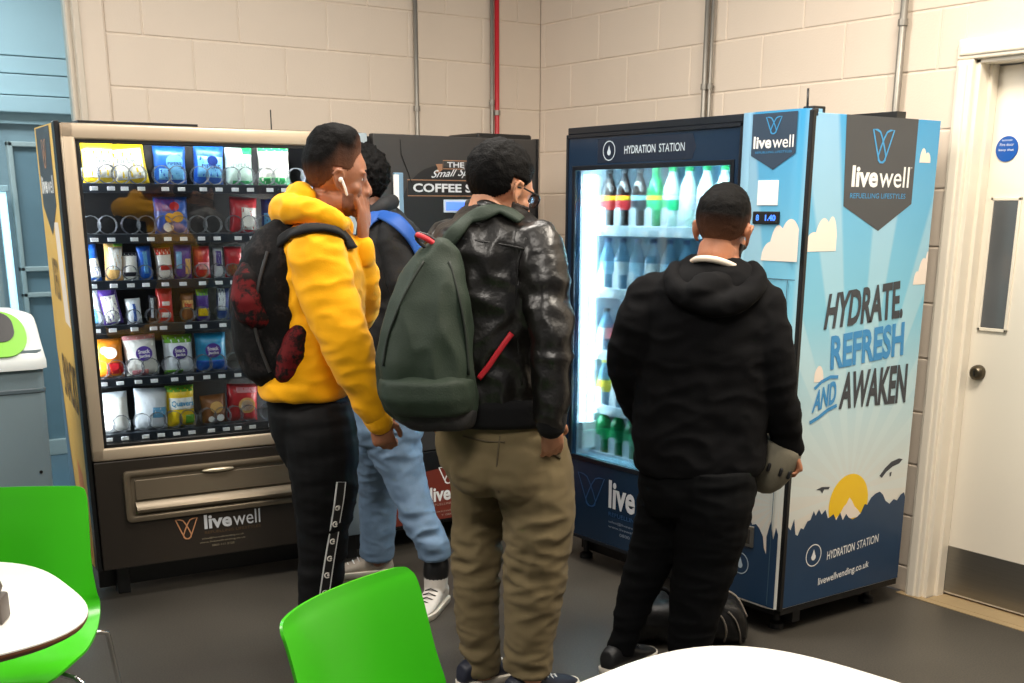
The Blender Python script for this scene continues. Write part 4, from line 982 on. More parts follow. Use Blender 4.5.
# ------------------------------------------------------------------ people
def skin(name, col): return mat(name, col, 0.5, var=0.07, vscale=18, bump=0.08, bscale=150, sss=0.06)
M_HAIR = mat('black_hair', (9, 8, 8), 0.7, var=0.3, vscale=60, bump=0.35, bscale=190, spec=0.12)
def fade_hair(name, low, high=(9, 8, 8)):
    m = mat(name, high, 0.7, bump=0.3, bscale=190, spec=0.12)
    nt = m.node_tree; n = nt.nodes; L = nt.links; p = n['Principled BSDF']
    at = n.new('ShaderNodeAttribute'); at.attribute_name = 'hair_amount'
    mx = n.new('ShaderNodeMix'); mx.data_type = 'RGBA'; mx.inputs['A'].default_value = rgb(*low); mx.inputs['B'].default_value = rgb(*high)
    L.new(at.outputs['Fac'], mx.inputs['Factor']); L.new(mx.outputs['Result'], p.inputs['Base Color'])
    return m
def set_density(o, MH, lo_fn, span):
    inv = MH.inverted(); base = rootloc(o); at = o.data.attributes.new('hair_amount', 'FLOAT', 'POINT')
    for v, d in zip(o.data.vertices, at.data):
        c = inv @ (v.co + base); d.value = min(1.0, max(0.0, (c.z - lo_fn(c.y)) / span)) ** 0.8
M_EYEW = mat('eye_white', (225, 220, 214), 0.2)
M_IRIS = mat('dark_iris', (30, 20, 16), 0.15)

def basis(f, up=(0, 0, 1), roll=0.0):
    y = V(f).normalized(); u = V(up); x = y.cross(u).normalized(); z = x.cross(y)
    M = Matrix(((x.x, y.x, z.x), (x.y, y.y, z.y), (x.z, y.z, z.z)))
    return M @ Matrix.Rotation(roll, 3, 'Y')
def head_prims(mb, full=True):
    """a head in its own axes: x right, y forward, z up, eyes near z=0; crown at .13, chin at -.105"""
    mb.ell((0, -0.012, 0.036), (0.077, 0.098, 0.094)); mb.ell((0, 0.020, 0.02), (0.068, 0.078, 0.075))
    mb.ell((0, 0.028, -0.030), (0.058, 0.062, 0.075)); mb.ell((0, 0.030, -0.068), (0.050, 0.050, 0.034)); mb.ell((0, 0.066, -0.092), (0.022, 0.018, 0.015))
    for s in (-1, 1):
        mb.ell((s * 0.040, 0.058, -0.026), (0.024, 0.022, 0.018)); mb.ell((s * 0.046, 0.006, -0.066), (0.014, 0.034, 0.024)); mb.ell((s * 0.030, 0.080, 0.020), (0.024, 0.012, 0.008))
        mb.ell((s * 0.011, 0.101, -0.036), (0.009, 0.010, 0.008))
    mb.tube([(0, 0.088, 0.012), (0, 0.097, -0.008), (0, 0.108, -0.026), (0, 0.112, -0.034), (0, 0.098, -0.042)], [0.008, 0.009, 0.011, 0.011, 0.008], n=10, cap_round=True)
    mb.ell((0, 0.083, -0.0625), (0.024, 0.013, 0.0065)); mb.ell((0, 0.081, -0.0740), (0.021, 0.013, 0.0075))
    for s in (-1, 1):
        pts = [(s * 0.077, 0.014, -0.012), (s * 0.082, 0.016, 0.006), (s * 0.088, 0.008, 0.020), (s * 0.092, -0.008, 0.022), (s * 0.092, -0.018, 0.008), (s * 0.088, -0.014, -0.012), (s * 0.083, -0.004, -0.028), (s * 0.079, 0.008, -0.034)]
        mb.tube(pts, [0.005, 0.0055, 0.006, 0.006, 0.0055, 0.005, 0.006, 0.006], n=8, cap_round=True)
        mb.ell((s * 0.080, 0.0, -0.004), (0.006, 0.016, 0.022))
def add_to(mb, src, M):
    """copy the bmesh of src into mb through M"""
    me = bpy.data.meshes.new('x'); src.bm.to_mesh(me); me.transform(M); mb.bm.from_mesh(me); bpy.data.meshes.remove(me)
_hm = MB(); head_prims(_hm); HEADMESH = fuse(_hm, 0.0045, 2)
def shell_from(me_src, keep, thick, Mw, name, m, parent, inner=0.003, jig=0.0, seed=0, jf=60):
    """a layer over part of a surface (hair, beard): keep(co)->bool, thick(co)->m, in the head's own axes"""
    me = me_src.copy(); bm = bmesh.new(); bm.from_mesh(me)
    bmesh.ops.delete(bm, geom=[f for f in bm.faces if not keep(f.calc_center_median())], context='FACES')
    bmesh.ops.delete(bm, geom=[v for v in bm.verts if not v.link_faces], context='VERTS')
    bm.normal_update()
    for f in bm.faces: f.normal_update()
    nor = {v: v.normal.copy() for v in bm.verts}; co0 = {v: v.co.copy() for v in bm.verts}
    top = {}
    bound = {v for v in bm.verts if any(len(e.link_faces) == 1 for e in v.link_edges)}
    faces = list(bm.faces)
    for v in list(bm.verts):
        t = max(0.0008, thick(co0[v])) * (0.35 if v in bound else 1.0)
        if jig: t += jig * min(1, t / 0.012) * (noise.noise(co0[v] * jf + V((seed, 0, 0))) + 0.6 * noise.noise(co0[v] * jf * 2.3))
        top[v] = bm.verts.new(co0[v] + nor[v] * t); v.co = co0[v] - nor[v] * inner
    for f in faces:
        bm.faces.new([top[v] for v in f.verts])
    for e in [e for e in bm.edges if len(e.link_faces) == 1 and e.verts[0] in co0 and e.verts[1] in co0]:
        f = e.link_faces[0]; a, b = e.verts
        bm.faces.new((b, a, top[a], top[b]))
    for f in faces: f.normal_flip()
    bmesh.ops.recalc_face_normals(bm, faces=bm.faces)
    bm.to_mesh(me); bm.free(); me.transform(Mw)
    return link_mesh(name, me, m, parent)

def hand(mb, wrist, d, n, l, curl=0.5, size=1.0, spread=0.12, thumb=0.6, wr=0.024):
    """d: towards the fingers, n: the way the palm faces, l: towards the thumb"""
    d = V(d).normalized(); l = V(l); l = (l - d * l.dot(d)).normalized(); n0 = V(n); n = d.cross(l)
    if n.dot(n0) < 0: n = -n
    W0 = V(wrist); s = size
    def ringE(c, a, b, k=14): return [c + l * (a * math.cos(2 * PI * i / k)) + n * (b * math.sin(2 * PI * i / k)) for i in range(k)]
    mb.rings([ringE(W0 - d * 0.03 * s, wr * 1.0, wr * 0.85), ringE(W0, wr * 1.02, wr * 0.78), ringE(W0 + d * 0.025 * s, 0.033 * s, 0.017 * s), ringE(W0 + d * 0.060 * s, 0.040 * s, 0.0155 * s), ringE(W0 + d * 0.088 * s, 0.041 * s, 0.0135 * s), ringE(W0 + d * 0.100 * s, 0.036 * s, 0.009 * s)])
    mb.ell(W0 + d * 0.035 * s + l * 0.026 * s + n * 0.008 * s, (0.018 * s,) * 3, u=12, v=8)
    for k, (off, ln, r) in enumerate(((0.030, 0.078, 0.0088), (0.0105, 0.086, 0.0092), (-0.0105, 0.080, 0.0088), (-0.030, 0.062, 0.0078))):
        p = W0 + d * (0.090 - 0.006 * abs(k - 1.2)) * s + l * off * s
        ang = 0.0; side = (1.5 - k) * spread
        dirv = (d + l * side * 0.35).normalized()
        pts = [p - dirv * 0.012 * s, p]; rs = [r * 1.02 * s, r * 1.05 * s]
        for seg, (fr, cf) in enumerate(((0.46, 0.75), (0.30, 1.05), (0.24, 0.7))):
            ang += cf * curl * (1.0 + 0.08 * k)
            q = dirv * math.cos(ang) + n * math.sin(ang)
            p = p + q * ln * fr * s; pts.append(p.copy()); rs.append(r * (0.98 - 0.09 * seg) * s)
        mb.tube(pts, rs, n=10, cap_round=True)
    b = W0 + d * 0.030 * s + l * 0.030 * s + n * 0.006 * s
    t1 = (l * 0.75 + d * 0.65 + n * 0.25 * thumb).normalized(); t2 = (l * (0.45 - 0.3 * thumb) + d * 0.85 + n * 0.45 * thumb).normalized(); t3 = (l * (0.2 - 0.4 * thumb) + d * 0.8 + n * 0.8 * thumb).normalized()
    mb.tube([b - t1 * 0.01 * s, b + t1 * 0.030 * s, b + t1 * 0.030 * s + t2 * 0.030 * s, b + t1 * 0.030 * s + t2 * 0.030 * s + t3 * 0.022 * s], [0.013 * s, 0.0115 * s, 0.0105 * s, 0.0085 * s], n=10, cap_round=True)

class Person:
    def __init__(self, name_label, base, yaw_deg):
        """base: where they stand; yaw: body turned from 'away from the viewer' towards the right"""
        self.base = V((base[0], base[1], 0)); self.Dh = (self.base - V((CAM.x, CAM.y, 0))).dot(HF)
        self.t = thing('person', name_label, 'person', self.base)
        a = math.radians(yaw_deg); self.f = HF * math.cos(a) + HR * math.sin(a); self.r = V((self.f.y, -self.f.x, 0))
    def at(self, u, v, off=0.0):
        d = ray(u, v); return CAM + d * ((self.Dh + off) / d.dot(HF))
    def ring(self, u, v, off, hw, hd, N=28, p=2.3):
        c = self.at(u, v, off); a = hw * mpp(c)
        out = []
        for k in range(N):
            w = 2 * PI * k / N; cx, cy = math.cos(w), math.sin(w)
            sx = math.copysign(abs(cx) ** (2 / p), cx); sy = math.copysign(abs(cy) ** (2 / p), cy)
            out.append(c + HR * a * sx + HF * hd * sy)
        return out
    def torso(self, mb, rows, shrink=1.0, sub=3):
        R = []
        for i in range(len(rows) - 1):
            n = sub
            for k in range(n):
                t = k / n; t = t * t * (3 - 2 * t) * 0.4 + t * 0.6
                R.append([a * (1 - t) + b * t for a, b in zip(rows[i], rows[i + 1])])
        R.append(list(rows[-1]))
        mb.rings([self.ring(u, v, o, hw * shrink, hd * shrink) for (u, v, o, hw, hd) in R])
    def limb(self, mb, rows, shrink=1.0, n=18, sub=4, rnd=True):
        pts = [self.at(u, v, o) for (u, v, o, r) in rows]; rad = [r * mpp(p) * shrink for (u, v, o, r), p in zip(rows, pts)]
        mb.tube(pts, rad, n=n, sub=sub, cap_round=rnd)
        return pts, rad
    def hat(self, u, v, off): return self.at(u, v, off)

def fold(me, amp, fx, fz, seed, mask=None, ridge=True):
    """cloth folds pushed along the surface normals"""
    me.update()
    nn = [v.normal.copy() for v in me.vertices]
    for v, n in zip(me.vertices, nn):
        c = v.co
        q = V((c.x * fx, c.y * fx, c.z * fz)) + V((seed, seed * 0.7, 0))
        a = noise.noise(q) + 0.5 * noise.noise(q * 2.1)
        if ridge: a = (0.45 - abs(a)) * 1.2
        k = mask(c) if mask else 1.0
        v.co = c + n * amp * a * k
    me.update()
def amod(seed, lo=0.15):
    return lambda c: lo + 1.3 * max(0, 0.35 + noise.noise(V((c.x * 4 + seed, c.y * 4, c.z * 5))))
def bvh(me): return BVHTree.FromPolygons([v.co.copy() for v in me.vertices], [tuple(p.vertices) for p in me.polygons])
def drape(tree, pix, fallback=None, lift=0.004):
    """points of a seen line laid on a surface"""
    out = []; nr = []
    for (u, v) in pix:
        d = ray(u, v).normalized(); loc, nor, i, dist = tree.ray_cast(CAM, d)
        if loc is None:
            q = CAM + d * ((out[-1] - CAM).length if out else 4.0)
            for _ in range(4):
                loc, nor, i, dist = tree.find_nearest(q); q = CAM + d * (loc - CAM).dot(d)
        out.append(loc + nor * lift); nr.append(nor)
    return out, nr
def strap(mb, tree, pix, w, th=0.006, lift=0.003, sub=4):
    pts, nr = drape(tree, pix, lift=lift)
    P, _ = smooth_path(pts, [0] * len(pts), sub); Nn, _ = smooth_path(nr, [0] * len(nr), sub)
    rings = []
    for i in range(len(P)):
        t = (P[min(i + 1, len(P) - 1)] - P[max(i - 1, 0)]).normalized(); n = (Nn[i] - t * Nn[i].dot(t)).normalized(); b = t.cross(n)
        rings.append([P[i] + b * w / 2 - n * 0.002, P[i] + b * w / 2 + n * th, P[i] + b * w * 0.3 + n * th * 1.5, P[i] - b * w * 0.3 + n * th * 1.5, P[i] - b * w / 2 + n * th, P[i] - b * w / 2 - n * 0.002])
    mb.rings(rings); return mb

def shoe(parent, heel, toe, m_up, m_sole, m_lace, high=False, L=None, name='shoe', solid_h=0.028):
    h = V(heel); tdir = V((toe[0] - h.x, toe[1] - h.y, 0)); L = tdir.length if L is None else L; y = tdir.normalized(); x = V((y.y, -y.x, 0))
    M = Matrix(((x.x, y.x, 0, h.x), (x.y, y.y, 0, h.y), (0, 0, 1, h.z), (0, 0, 0, 1)))
    pr = [(0.0, 0.018, 0.05), (0.03, 0.030, 0.085), (0.12, 0.035, 0.098), (0.26, 0.037, 0.10), (0.38, 0.040, 0.092), (0.50, 0.044, 0.074), (0.62, 0.047, 0.060), (0.76, 0.048, 0.050), (0.88, 0.042, 0.042), (0.96, 0.028, 0.032), (1.0, 0.010, 0.022)]
    mb = MB(M); rings = []
    for (a, wd, ht) in pr:
        row = []
        for k in range(18):
            w = 2 * PI * k / 18; cx, cz = math.cos(w), math.sin(w)
            row.append(V((wd * math.copysign(abs(cx) ** 0.8, cx), a * L, solid_h * 0.6 + (ht - solid_h * 0.6) * (0.5 + 0.5 * math.copysign(abs(cz) ** 0.8, cz)))))
        rings.append(row)
    mb.rings(rings)
    if high: mb.tube([(0, 0.085, 0.07), (0, 0.080, 0.12), (0, 0.075, 0.165)], [0.046, 0.048, 0.050], n=18)
    o = link_mesh(name, fuse(mb, 0.005, 3), m_up, parent)
    mb = MB(M)
    def out(g): return [(a * L, wd * 1.08 + g) for (a, wd, ht) in pr]
    rows = []
    for z, g in ((0.0, -0.004), (0.003, 0.0), (solid_h * 0.9, 0.002), (solid_h, -0.003)):
        e = out(g); rows.append([V((w, a, z)) for a, w in e] + [V((-w, a, z)) for a, w in reversed(e)])
    mb.rings(rows); mb.build('sole', m_sole, o, angle=50)
    mb = MB(M)
    for k in range(5):
        a = (0.36 + 0.075 * k) * L; zt = 0.098 - 0.0105 * k
        mb.tube([(-0.026, a, zt - 0.008), (0, a + 0.006, zt + 0.004), (0.026, a, zt - 0.008)], 0.0028, n=6)
    mb.build('laces', m_lace, o, smooth=True)
    if high:
        mb = MB(M); mb.tube([(0, 0.080, 0.132), (0, 0.077, 0.155), (0, 0.072, 0.182)], [0.0500, 0.0515, 0.049], n=18, cap_round=True); mb.build('ankle_collar', M_BLACK, o, smooth=True)
    return o
def make_head(P, c, facing, mskin, roll=0.0, scale=1.0, up=(0, 0, 1)):
    B = basis(facing, up, roll)
    sc = scale if isinstance(scale, tuple) else (scale,) * 3
    return Matrix.Translation(c) @ (B @ Matrix.Diagonal(sc)).to_4x4()
def finish_head(P, MH, eyes=True):
    if eyes:
        for s in (-1, 1):
            mb = MB(MH); mb.ell((s * 0.031, 0.0725, 0.003), (0.0115, 0.0120, 0.0095), u=14, v=10); e = mb.build('eye', M_EYEW, P.t, smooth=True)
            mb = MB(MH); mb.ell((s * 0.031, 0.0830, 0.003), (0.0058, 0.0026, 0.0058), u=12, v=8); mb.build('iris', M_IRIS, e, smooth=True)
def hair_line(y, nape=-0.055):
    """lowest z of the hair at a place y along the head"""
    pts = [(-0.115, nape), (-0.06, nape + 0.002), (-0.025, nape + 0.03), (0.0, 0.030), (0.03, 0.022), (0.045, 0.034), (0.058, 0.062), (0.075, 0.078), (0.12, 0.083)]
    for (a, b), (c, d) in zip(pts, pts[1:]):
        if y <= c: return b + (d - b) * max(0, (y - a)) / (c - a)
    return pts[-1][1]
def brows(P, MH):
    mb = MB(MH)
    for s in (-1, 1): mb.tube([(s * 0.012, 0.094, 0.022), (s * 0.028, 0.092, 0.027), (s * 0.048, 0.078, 0.020)], [0.003, 0.0036, 0.002], n=8, cap_round=True)
    mb.build('eyebrows', M_HAIR, P.t, smooth=True)

M_BLKCLOTH = mat('black_jersey', (11, 11, 13), 0.85, var=0.15, vscale=30, bump=0.15, bscale=300, sheen=0.05, spec=0.25)

# ============ the one in the yellow hoodie
p1 = Person('person in a mustard yellow hoodie and black tape-striped track trousers, hand raised to mouth', (-2.33, -1.86), 78)
SK1 = skin('skin_medium_brown', (158, 104, 76))
M_HOOD = mat('mustard_hoodie', (250, 176, 8), 0.8, var=0.06, vscale=14, bump=0.12, bscale=260, sheen=0.1, spec=0.2)
MH1 = make_head(p1, p1.at(337, 178, 0.0), p1.f + V((0, 0, -0.08)), SK1, roll=0.0, scale=(0.98, 0.94, 1.05))
arm1R = [(318, 258, -0.17, 30), (330, 300, -0.20, 28), (346, 342, -0.22, 25), (362, 385, -0.20, 19), (376, 415, -0.17, 13.5)]
arm1L = [(330, 256, 0.16, 26), (346, 290, 0.19, 22), (358, 312, 0.17, 19), (363, 282, 0.07, 16), (362, 250, 0.0, 12)]
tor1 = [(320, 215, 0, 18, 0.08), (318, 228, 0, 30, 0.13), (318, 244, 0, 40, 0.175), (320, 272, 0, 43, 0.185), (319, 310, 0, 44, 0.175), (314, 350, 0, 45, 0.185), (309, 374, 0, 46, 0.19), (308, 384, 0, 44, 0.186)]
leg1R = [(315, 412, -0.07, 36), (321, 440, -0.09, 37), (325, 485, -0.10, 33), (324, 530, -0.10, 26), (321, 580, -0.10, 22), (319, 625, -0.10, 19), (319, 650, -0.10, 18)]
leg1L = [(315, 412, 0.08, 35), (320, 440, 0.09, 35), (322, 490, 0.10, 30), (322, 540, 0.12, 24), (320, 590, 0.13, 20), (322, 632, 0.14, 18)]
def head_into(mb, MH, neck_to, nr=0.056):
    h = MB(); head_prims(h); add_to(mb, h, MH); h.bm.free()
    a = MH @ V((0, -0.022, -0.05)); b = MH @ V((0, -0.030, -0.10)); mb.tube([a, b, V(neck_to)], [nr, nr * 0.98, nr * 1.12], n=18, sub=3)
mb = MB(); head_into(mb, MH1, p1.at(320, 232, 0)); p1.torso(mb, tor1, 0.86); p1.limb(mb, arm1R, 0.72); p1.limb(mb, arm1L, 0.72); p1.limb(mb, leg1R, 0.78); p1.limb(mb, leg1L, 0.78)
hand(mb, p1.at(377, 416, -0.17), HR * 0.25 + V((0, 0, -1)), HF * 0.9 - HR * 0.3, HR, curl=0.85, size=0.95, wr=0.026, thumb=1.1)
hand(mb, p1.at(363, 238, -0.005), HR * 0.06 + V((0, 0, 1)), -HR * 0.9 + HF * 0.3, HF * 0.9 + HR * 0.3, curl=0.14, size=0.92, thumb=0.3, wr=0.022, spread=0.3)
body1 = link_mesh('body', fuse(mb, 0.0055, 2), SK1, p1.t)
mb = MB(); p1.torso(mb, tor1); p1.limb(mb, arm1R); p1.limb(mb, arm1L)
# ribbed hem and cuffs
mb.rings([p1.ring(307, v, 0, hw, hd) for v, hw, hd in ((376, 43, 0.185), (380, 45.5, 0.194), (391, 45, 0.192), (394, 42, 0.18))])
for (u, v, o, d) in ((376, 416, -0.17, V((0.25, 0, -1))), ):
    pass
me = fuse(mb, 0.008, 4); fold(me, 0.013, 7, 13, 3.1); me_h1 = me.copy()
hood1 = link_mesh('hoodie', me, M_HOOD, p1.t); T1 = bvh(me_h1)
# hood lying round the neck
mb = MB()
mb.tube([p1.at(345, 222, -0.05), p1.at(338, 223, -0.110), p1.at(320, 214, -0.145), p1.at(297, 210, -0.11), p1.at(286, 211, 0.0), p1.at(294, 213, 0.10), p1.at(320, 220, 0.14), p1.at(343, 228, 0.09)], [0.022, 0.029, 0.034, 0.042, 0.050, 0.046, 0.038, 0.032], n=16, sub=4, cap_round=True)
mb.ell(p1.at(290, 212, 0.0), (0.052, 0.10, 0.052)); mb.ell(p1.at(300, 198, 0.0), (0.032, 0.085, 0.045))
me = fuse(mb, 0.007, 4); fold(me, 0.012, 9, 16, 8.0); link_mesh('hood', me, M_HOOD, hood1)
mb = MB(); p1.limb(mb, [(374, 410, -0.17, 15.5), (379, 421, -0.17, 14.5)], sub=1); link_mesh('cuff', fuse(mb, 0.006, 2), M_HOOD, hood1); mb = MB(); p1.limb(mb, [(362.5, 257, 0.005, 13), (362, 247, 0.0, 12.5)], sub=1)
link_mesh('cuff', fuse(mb, 0.006, 2), M_HOOD, hood1)
M_TRK = mat('black_track_trousers', (7, 7, 9), 0.7, bump=0.1, bscale=250, spec=0.2)
mb = MB(); p1.limb(mb, leg1R, rnd=False); p1.limb(mb, leg1L, rnd=False); mb.rings([p1.ring(u, v, 0, hw, hd) for u, v, hw, hd in ((309, 384, 37, 0.15), (309, 394, 40, 0.165), (311, 425, 39, 0.166), (315, 446, 36, 0.16), (319, 464, 31, 0.13))])
me = fuse(mb, 0.008, 4); fold(me, 0.008, 5, 16, 5.0); tr1 = link_mesh('trousers', me.copy(), M_TRK, p1.t); TL1 = bvh(me)
st = [(341, 482), (339, 500), (336, 518), (333, 538), (330, 556), (327, 576), (324, 598), (322, 622), (321, 645)]
mb = MB(); strap(mb, TL1, st, 0.034, 0.001, 0.0015); tp = mb.build('side_tape', mat('white_tape', (222, 222, 220), 0.6), tr1, smooth=False)
mb = MB(); strap(mb, TL1, st, 0.026, 0.0012, 0.0022); mb.build('tape_centre', M_BLACK, tp)
pts, nr = drape(TL1, [(u + 0.0, v) for u, v in [(340.0, 490), (337.2, 507), (334.4, 524), (332.0, 541), (329.3, 558), (326.8, 575), (324.8, 592)]], lift=0.0055)
mb = MB()
for p, n in zip(pts, nr):
    t = V((0, 0, 1)); b = t.cross(n).normalized(); t = n.cross(b)
    mb.tube([p + b * 0.008 * math.cos(a) + t * 0.008 * math.sin(a) for a in [math.radians(40 + 280 * k / 10) for k in range(11)]], 0.0022, n=5)
    mb.tube([p, p + b * 0.007], 0.003, n=6)
mb.build('tape_emblems', mat('tape_white_emblem', (230, 224, 214), 0.6), tp)
k1 = lambda c: c.z > hair_line(c.y, -0.035) and not (abs(c.x) > 0.075 and c.z < 0.03 and -0.02 < c.y < 0.02)
def th1(c):
    lo = hair_line(c.y, -0.035); a = (c.z - lo)
    t = 0.001 + 0.009 * min(1, max(0, a / 0.09)) ** 1.3
    if c.z > 0.08: t += 0.016 * min(1, (c.z - 0.08) / 0.035) * (1.0 + 0.7 * max(0, c.y / 0.08))
    return t
h1 = shell_from(HEADMESH, k1, th1, MH1, 'hair', fade_hair('fade_brown', (104, 68, 50)), p1.t, jig=0.003, seed=1, jf=45)
set_density(h1, MH1, lambda y: hair_line(y, -0.035), 0.075)
shell_from(HEADMESH, lambda c: c.z < -0.042 and c.y > 0.015 and not (c.y > 0.075 and c.z > -0.082 and abs(c.x) < 0.024), lambda c: 0.0022, MH1, 'beard', mat('stubble_brown', (116, 74, 55), 0.7, var=0.3, vscale=90), p1.t)
finish_head(p1, MH1); brows(p1, MH1)
M_SHB = mat('black_trainer', (24, 24, 26), 0.5); M_SOLW = mat('off_white_sole', (222, 214, 200), 0.5)
fA = p1.at(319, 655, -0.10); fB = p1.at(322, 634, 0.14)
for c in (fA, fB):
    c = V((c.x, c.y, 0)); shoe(p1.t, c - p1.f * 0.08, c + p1.f * 0.20, M_SHB, M_SOLW, M_WHITE)
eb = MB(MH1); eb.ell((0.090, 0.006, -0.006), (0.007, 0.008, 0.008), u=12, v=8); eb.tube([(0.092, 0.012, -0.010), (0.091, 0.022, -0.030), (0.088, 0.028, -0.046)], [0.0045, 0.0042, 0.004], n=10, cap_round=True)
e = eb.build('earbud', mat('white_earbud', (240, 238, 234), 0.25), smooth=True); recentre(e); tag(e, 'white wireless earbud in the ear of the person in the yellow hoodie', 'earphone')
# backpack, black with red patches
def blotch(name, c1, c2, sc, cut):
    m = mat(name, c1, 0.8, bump=0.2, bscale=60, spec=0.2); nt = m.node_tree; n = nt.nodes; L = nt.links; p = n['Principled BSDF']
    tc = n.new('ShaderNodeTexCoord'); nz = n.new('ShaderNodeTexNoise'); nz.inputs['Scale'].default_value = sc; nz.inputs['Detail'].default_value = 6; nz.inputs['Roughness'].default_value = 0.7
    L.new(tc.outputs['Object'], nz.inputs['Vector'])
    r = n.new('ShaderNodeValToRGB'); r.color_ramp.elements[0].position = cut - 0.04; r.color_ramp.elements[1].position = cut + 0.04
    r.color_ramp.elements[0].color = rgb(*c1); r.color_ramp.elements[1].color = rgb(*c2)
    L.new(nz.outputs['Fac'], r.inputs['Fac']); L.new(r.outputs['Color'], p.inputs['Base Color'])
    return m
M_BP1 = blotch('black_patterned_nylon', (11, 10, 11), (34, 30, 30), 16, 0.56)
M_BPR = blotch('dark_red_patterned_nylon', (92, 17, 21), (16, 10, 11), 15, 0.50)
bp = thing('backpack', 'black and dark red patterned backpack worn over the yellow hoodie', 'backpack', p1.at(275, 385, 0.0))
rows = [(291, 218, -0.02, 12, 0.05), (283, 230, -0.02, 24, 0.10), (279, 250, -0.02, 33, 0.14), (276, 280, -0.02, 40, 0.16), (275, 312, -0.02, 43, 0.165), (277, 345, -0.02, 41, 0.165), (280, 370, -0.02, 34, 0.155), (284, 384, -0.02, 22, 0.12)]
mb = MB(); p1.torso(mb, rows); me = fuse(mb, 0.008, 4); fold(me, 0.008, 8, 9, 4.2); TB1 = bvh(me); bag_ = link_mesh('main_bag', me, M_BP1, bp)
mb = MB(); p1.torso(mb, [(252, 262, -0.09, 8, 0.06), (251, 274, -0.09, 16, 0.10), (252, 298, -0.10, 20, 0.118), (260, 318, -0.10, 20, 0.115), (268, 330, -0.09, 10, 0.08)]); me = fuse(mb, 0.007, 3); fold(me, 0.006, 10, 10, 2.0); link_mesh('front_pocket', me, M_BPR, bp)
mb = MB(); p1.torso(mb, [(308, 312, -0.09, 7, 0.06), (302, 330, -0.09, 16, 0.105), (296, 352, -0.09, 21, 0.118), (291, 372, -0.09, 19, 0.11), (288, 388, -0.08, 9, 0.08)]); me = fuse(mb, 0.007, 3); fold(me, 0.006, 10, 10, 6.0); link_mesh('side_pocket', me, M_BPR, bp)
mb = MB(); strap(mb, TB1, [(268, 252), (258, 290), (256, 330), (270, 372)], 0.010, 0.003); mb.build('zip', mat('dark_zip', (48, 46, 46), 0.4), bag_)
mb = MB(); strap(mb, T1, [(276, 252), (283, 243), (293, 236), (305, 232), (318, 231), (332, 233), (342, 238), (350, 250)], 0.044, 0.006, 0.010); mb.build('shoulder_strap', M_BLKCLOTH, bp, smooth=True)
mb = MB(); mb.tube([p1.at(297, 318, -0.13), p1.at(308, 317, -0.15), p1.at(318, 322, -0.14)], [0.012, 0.016, 0.010], n=8, sub=3, cap_round=True); mb.build('lower_strap', M_BLKCLOTH, bp, smooth=True)

# ============ the one behind, facing left
p2 = Person('person in a dark jacket and pale blue jeans standing behind, beside the coffee machine', (-1.745, -1.37), -68)
SK2 = skin('skin_deep_brown', (120, 78, 58))
MH2 = make_head(p2, p2.at(360, 186, 0.0), p2.f + V((0, 0, -0.05)), SK2, scale=(0.96, 0.94, 1.02))
def foot_off(u, v):
    q = on_plane(u, v, (0, 0, 0), V((0, 0, 1))); return (q - p2.base).dot(HF), q
oF, qF = foot_off(378, 574); oN, qN = foot_off(438, 606)
tor2 = [(378, 205, 0, 14, 0.08), (382, 215, 0, 22, 0.12), (388, 230, 0, 31, 0.17), (392, 255, 0, 36, 0.19), (393, 300, 0, 37, 0.18), (391, 350, 0, 36, 0.175), (388, 395, 0, 36, 0.17), (387, 412, 0, 35, 0.168)]
arm2L = [(398, 238, -0.16, 21), (408, 300, -0.20, 18), (400, 360, -0.20, 15), (390, 395, -0.18, 12)]
arm2R = [(382, 238, 0.17, 20), (376, 300, 0.2, 17), (362, 345, 0.2, 14), (352, 370, 0.15, 11)]
leg2F = [(378, 405, 0.07, 27), (377, 445, 0.10, 25), (378, 490, oF * .6 + .05, 19), (378, 525, oF * .9, 17.5), (377, 556, oF, 16.5)]
leg2N = [(390, 405, -0.05, 29), (393, 440, -0.06, 27), (406, 480, oN * .55, 20.5), (420, 520, oN * .85, 17), (433, 545, oN, 16), (435, 557, oN, 15.5)]
mb = MB(); head_into(mb, MH2, p2.at(378, 226, 0)); p2.torso(mb, tor2, 0.86); p2.limb(mb, arm2L, 0.72); p2.limb(mb, arm2R, 0.72); p2.limb(mb, leg2F, 0.75); p2.limb(mb, leg2N, 0.75)
hand(mb, p2.at(389, 396, -0.18), V((0, 0, -1)) - HR * 0.2, HF, -HR, curl=0.5, wr=0.025); hand(mb, p2.at(351, 371, 0.15), V((0, 0, -0.6)) - HR, -HF, V((0, 0, 1)), curl=0.5, wr=0.025)
for q, o in ((qF, oF), (qN, oN)): pass
link_mesh('body', fuse(mb, 0.0055, 2), SK2, p2.t)
M_JK2 = mat('blue_black_jacket', (8, 10, 14), 0.75, var=0.1, vscale=12, bump=0.12, bscale=120)
mb = MB(); p2.torso(mb, tor2); p2.limb(mb, arm2L); p2.limb(mb, arm2R); me = fuse(mb, 0.008, 4); fold(me, 0.010, 7, 10, 2.2); T2 = bvh(me); jk2 = link_mesh('jacket', me, M_JK2, p2.t)
mb = MB(); mb.tube([p2.at(372, 215, -0.09), p2.at(384, 206, -0.08), p2.at(392, 202, 0.0), p2.at(386, 204, 0.08)], [0.028, 0.030, 0.028, 0.026], n=12, sub=4, cap_round=True); mb.build('collar', M_JK2, jk2, smooth=True)
M_JEAN = mat('faded_denim', (104, 130, 158), 0.75, var=0.38, vscale=11, bump=0.15, bscale=300, sheen=0.05)
mb = MB(); p2.limb(mb, leg2F, rnd=False); p2.limb(mb, leg2N, rnd=False); mb.rings([p2.ring(386, v, 0, hw, hd) for v, hw, hd in ((400, 33, 0.15), (405, 36, 0.168), (425, 37, 0.172), (440, 33, 0.15))])
me = fuse(mb, 0.0075, 3); fold(me, 0.016, 9, 15, 7.7, amod(3.3, 0.4)); link_mesh('jeans', me, M_JEAN, p2.t)
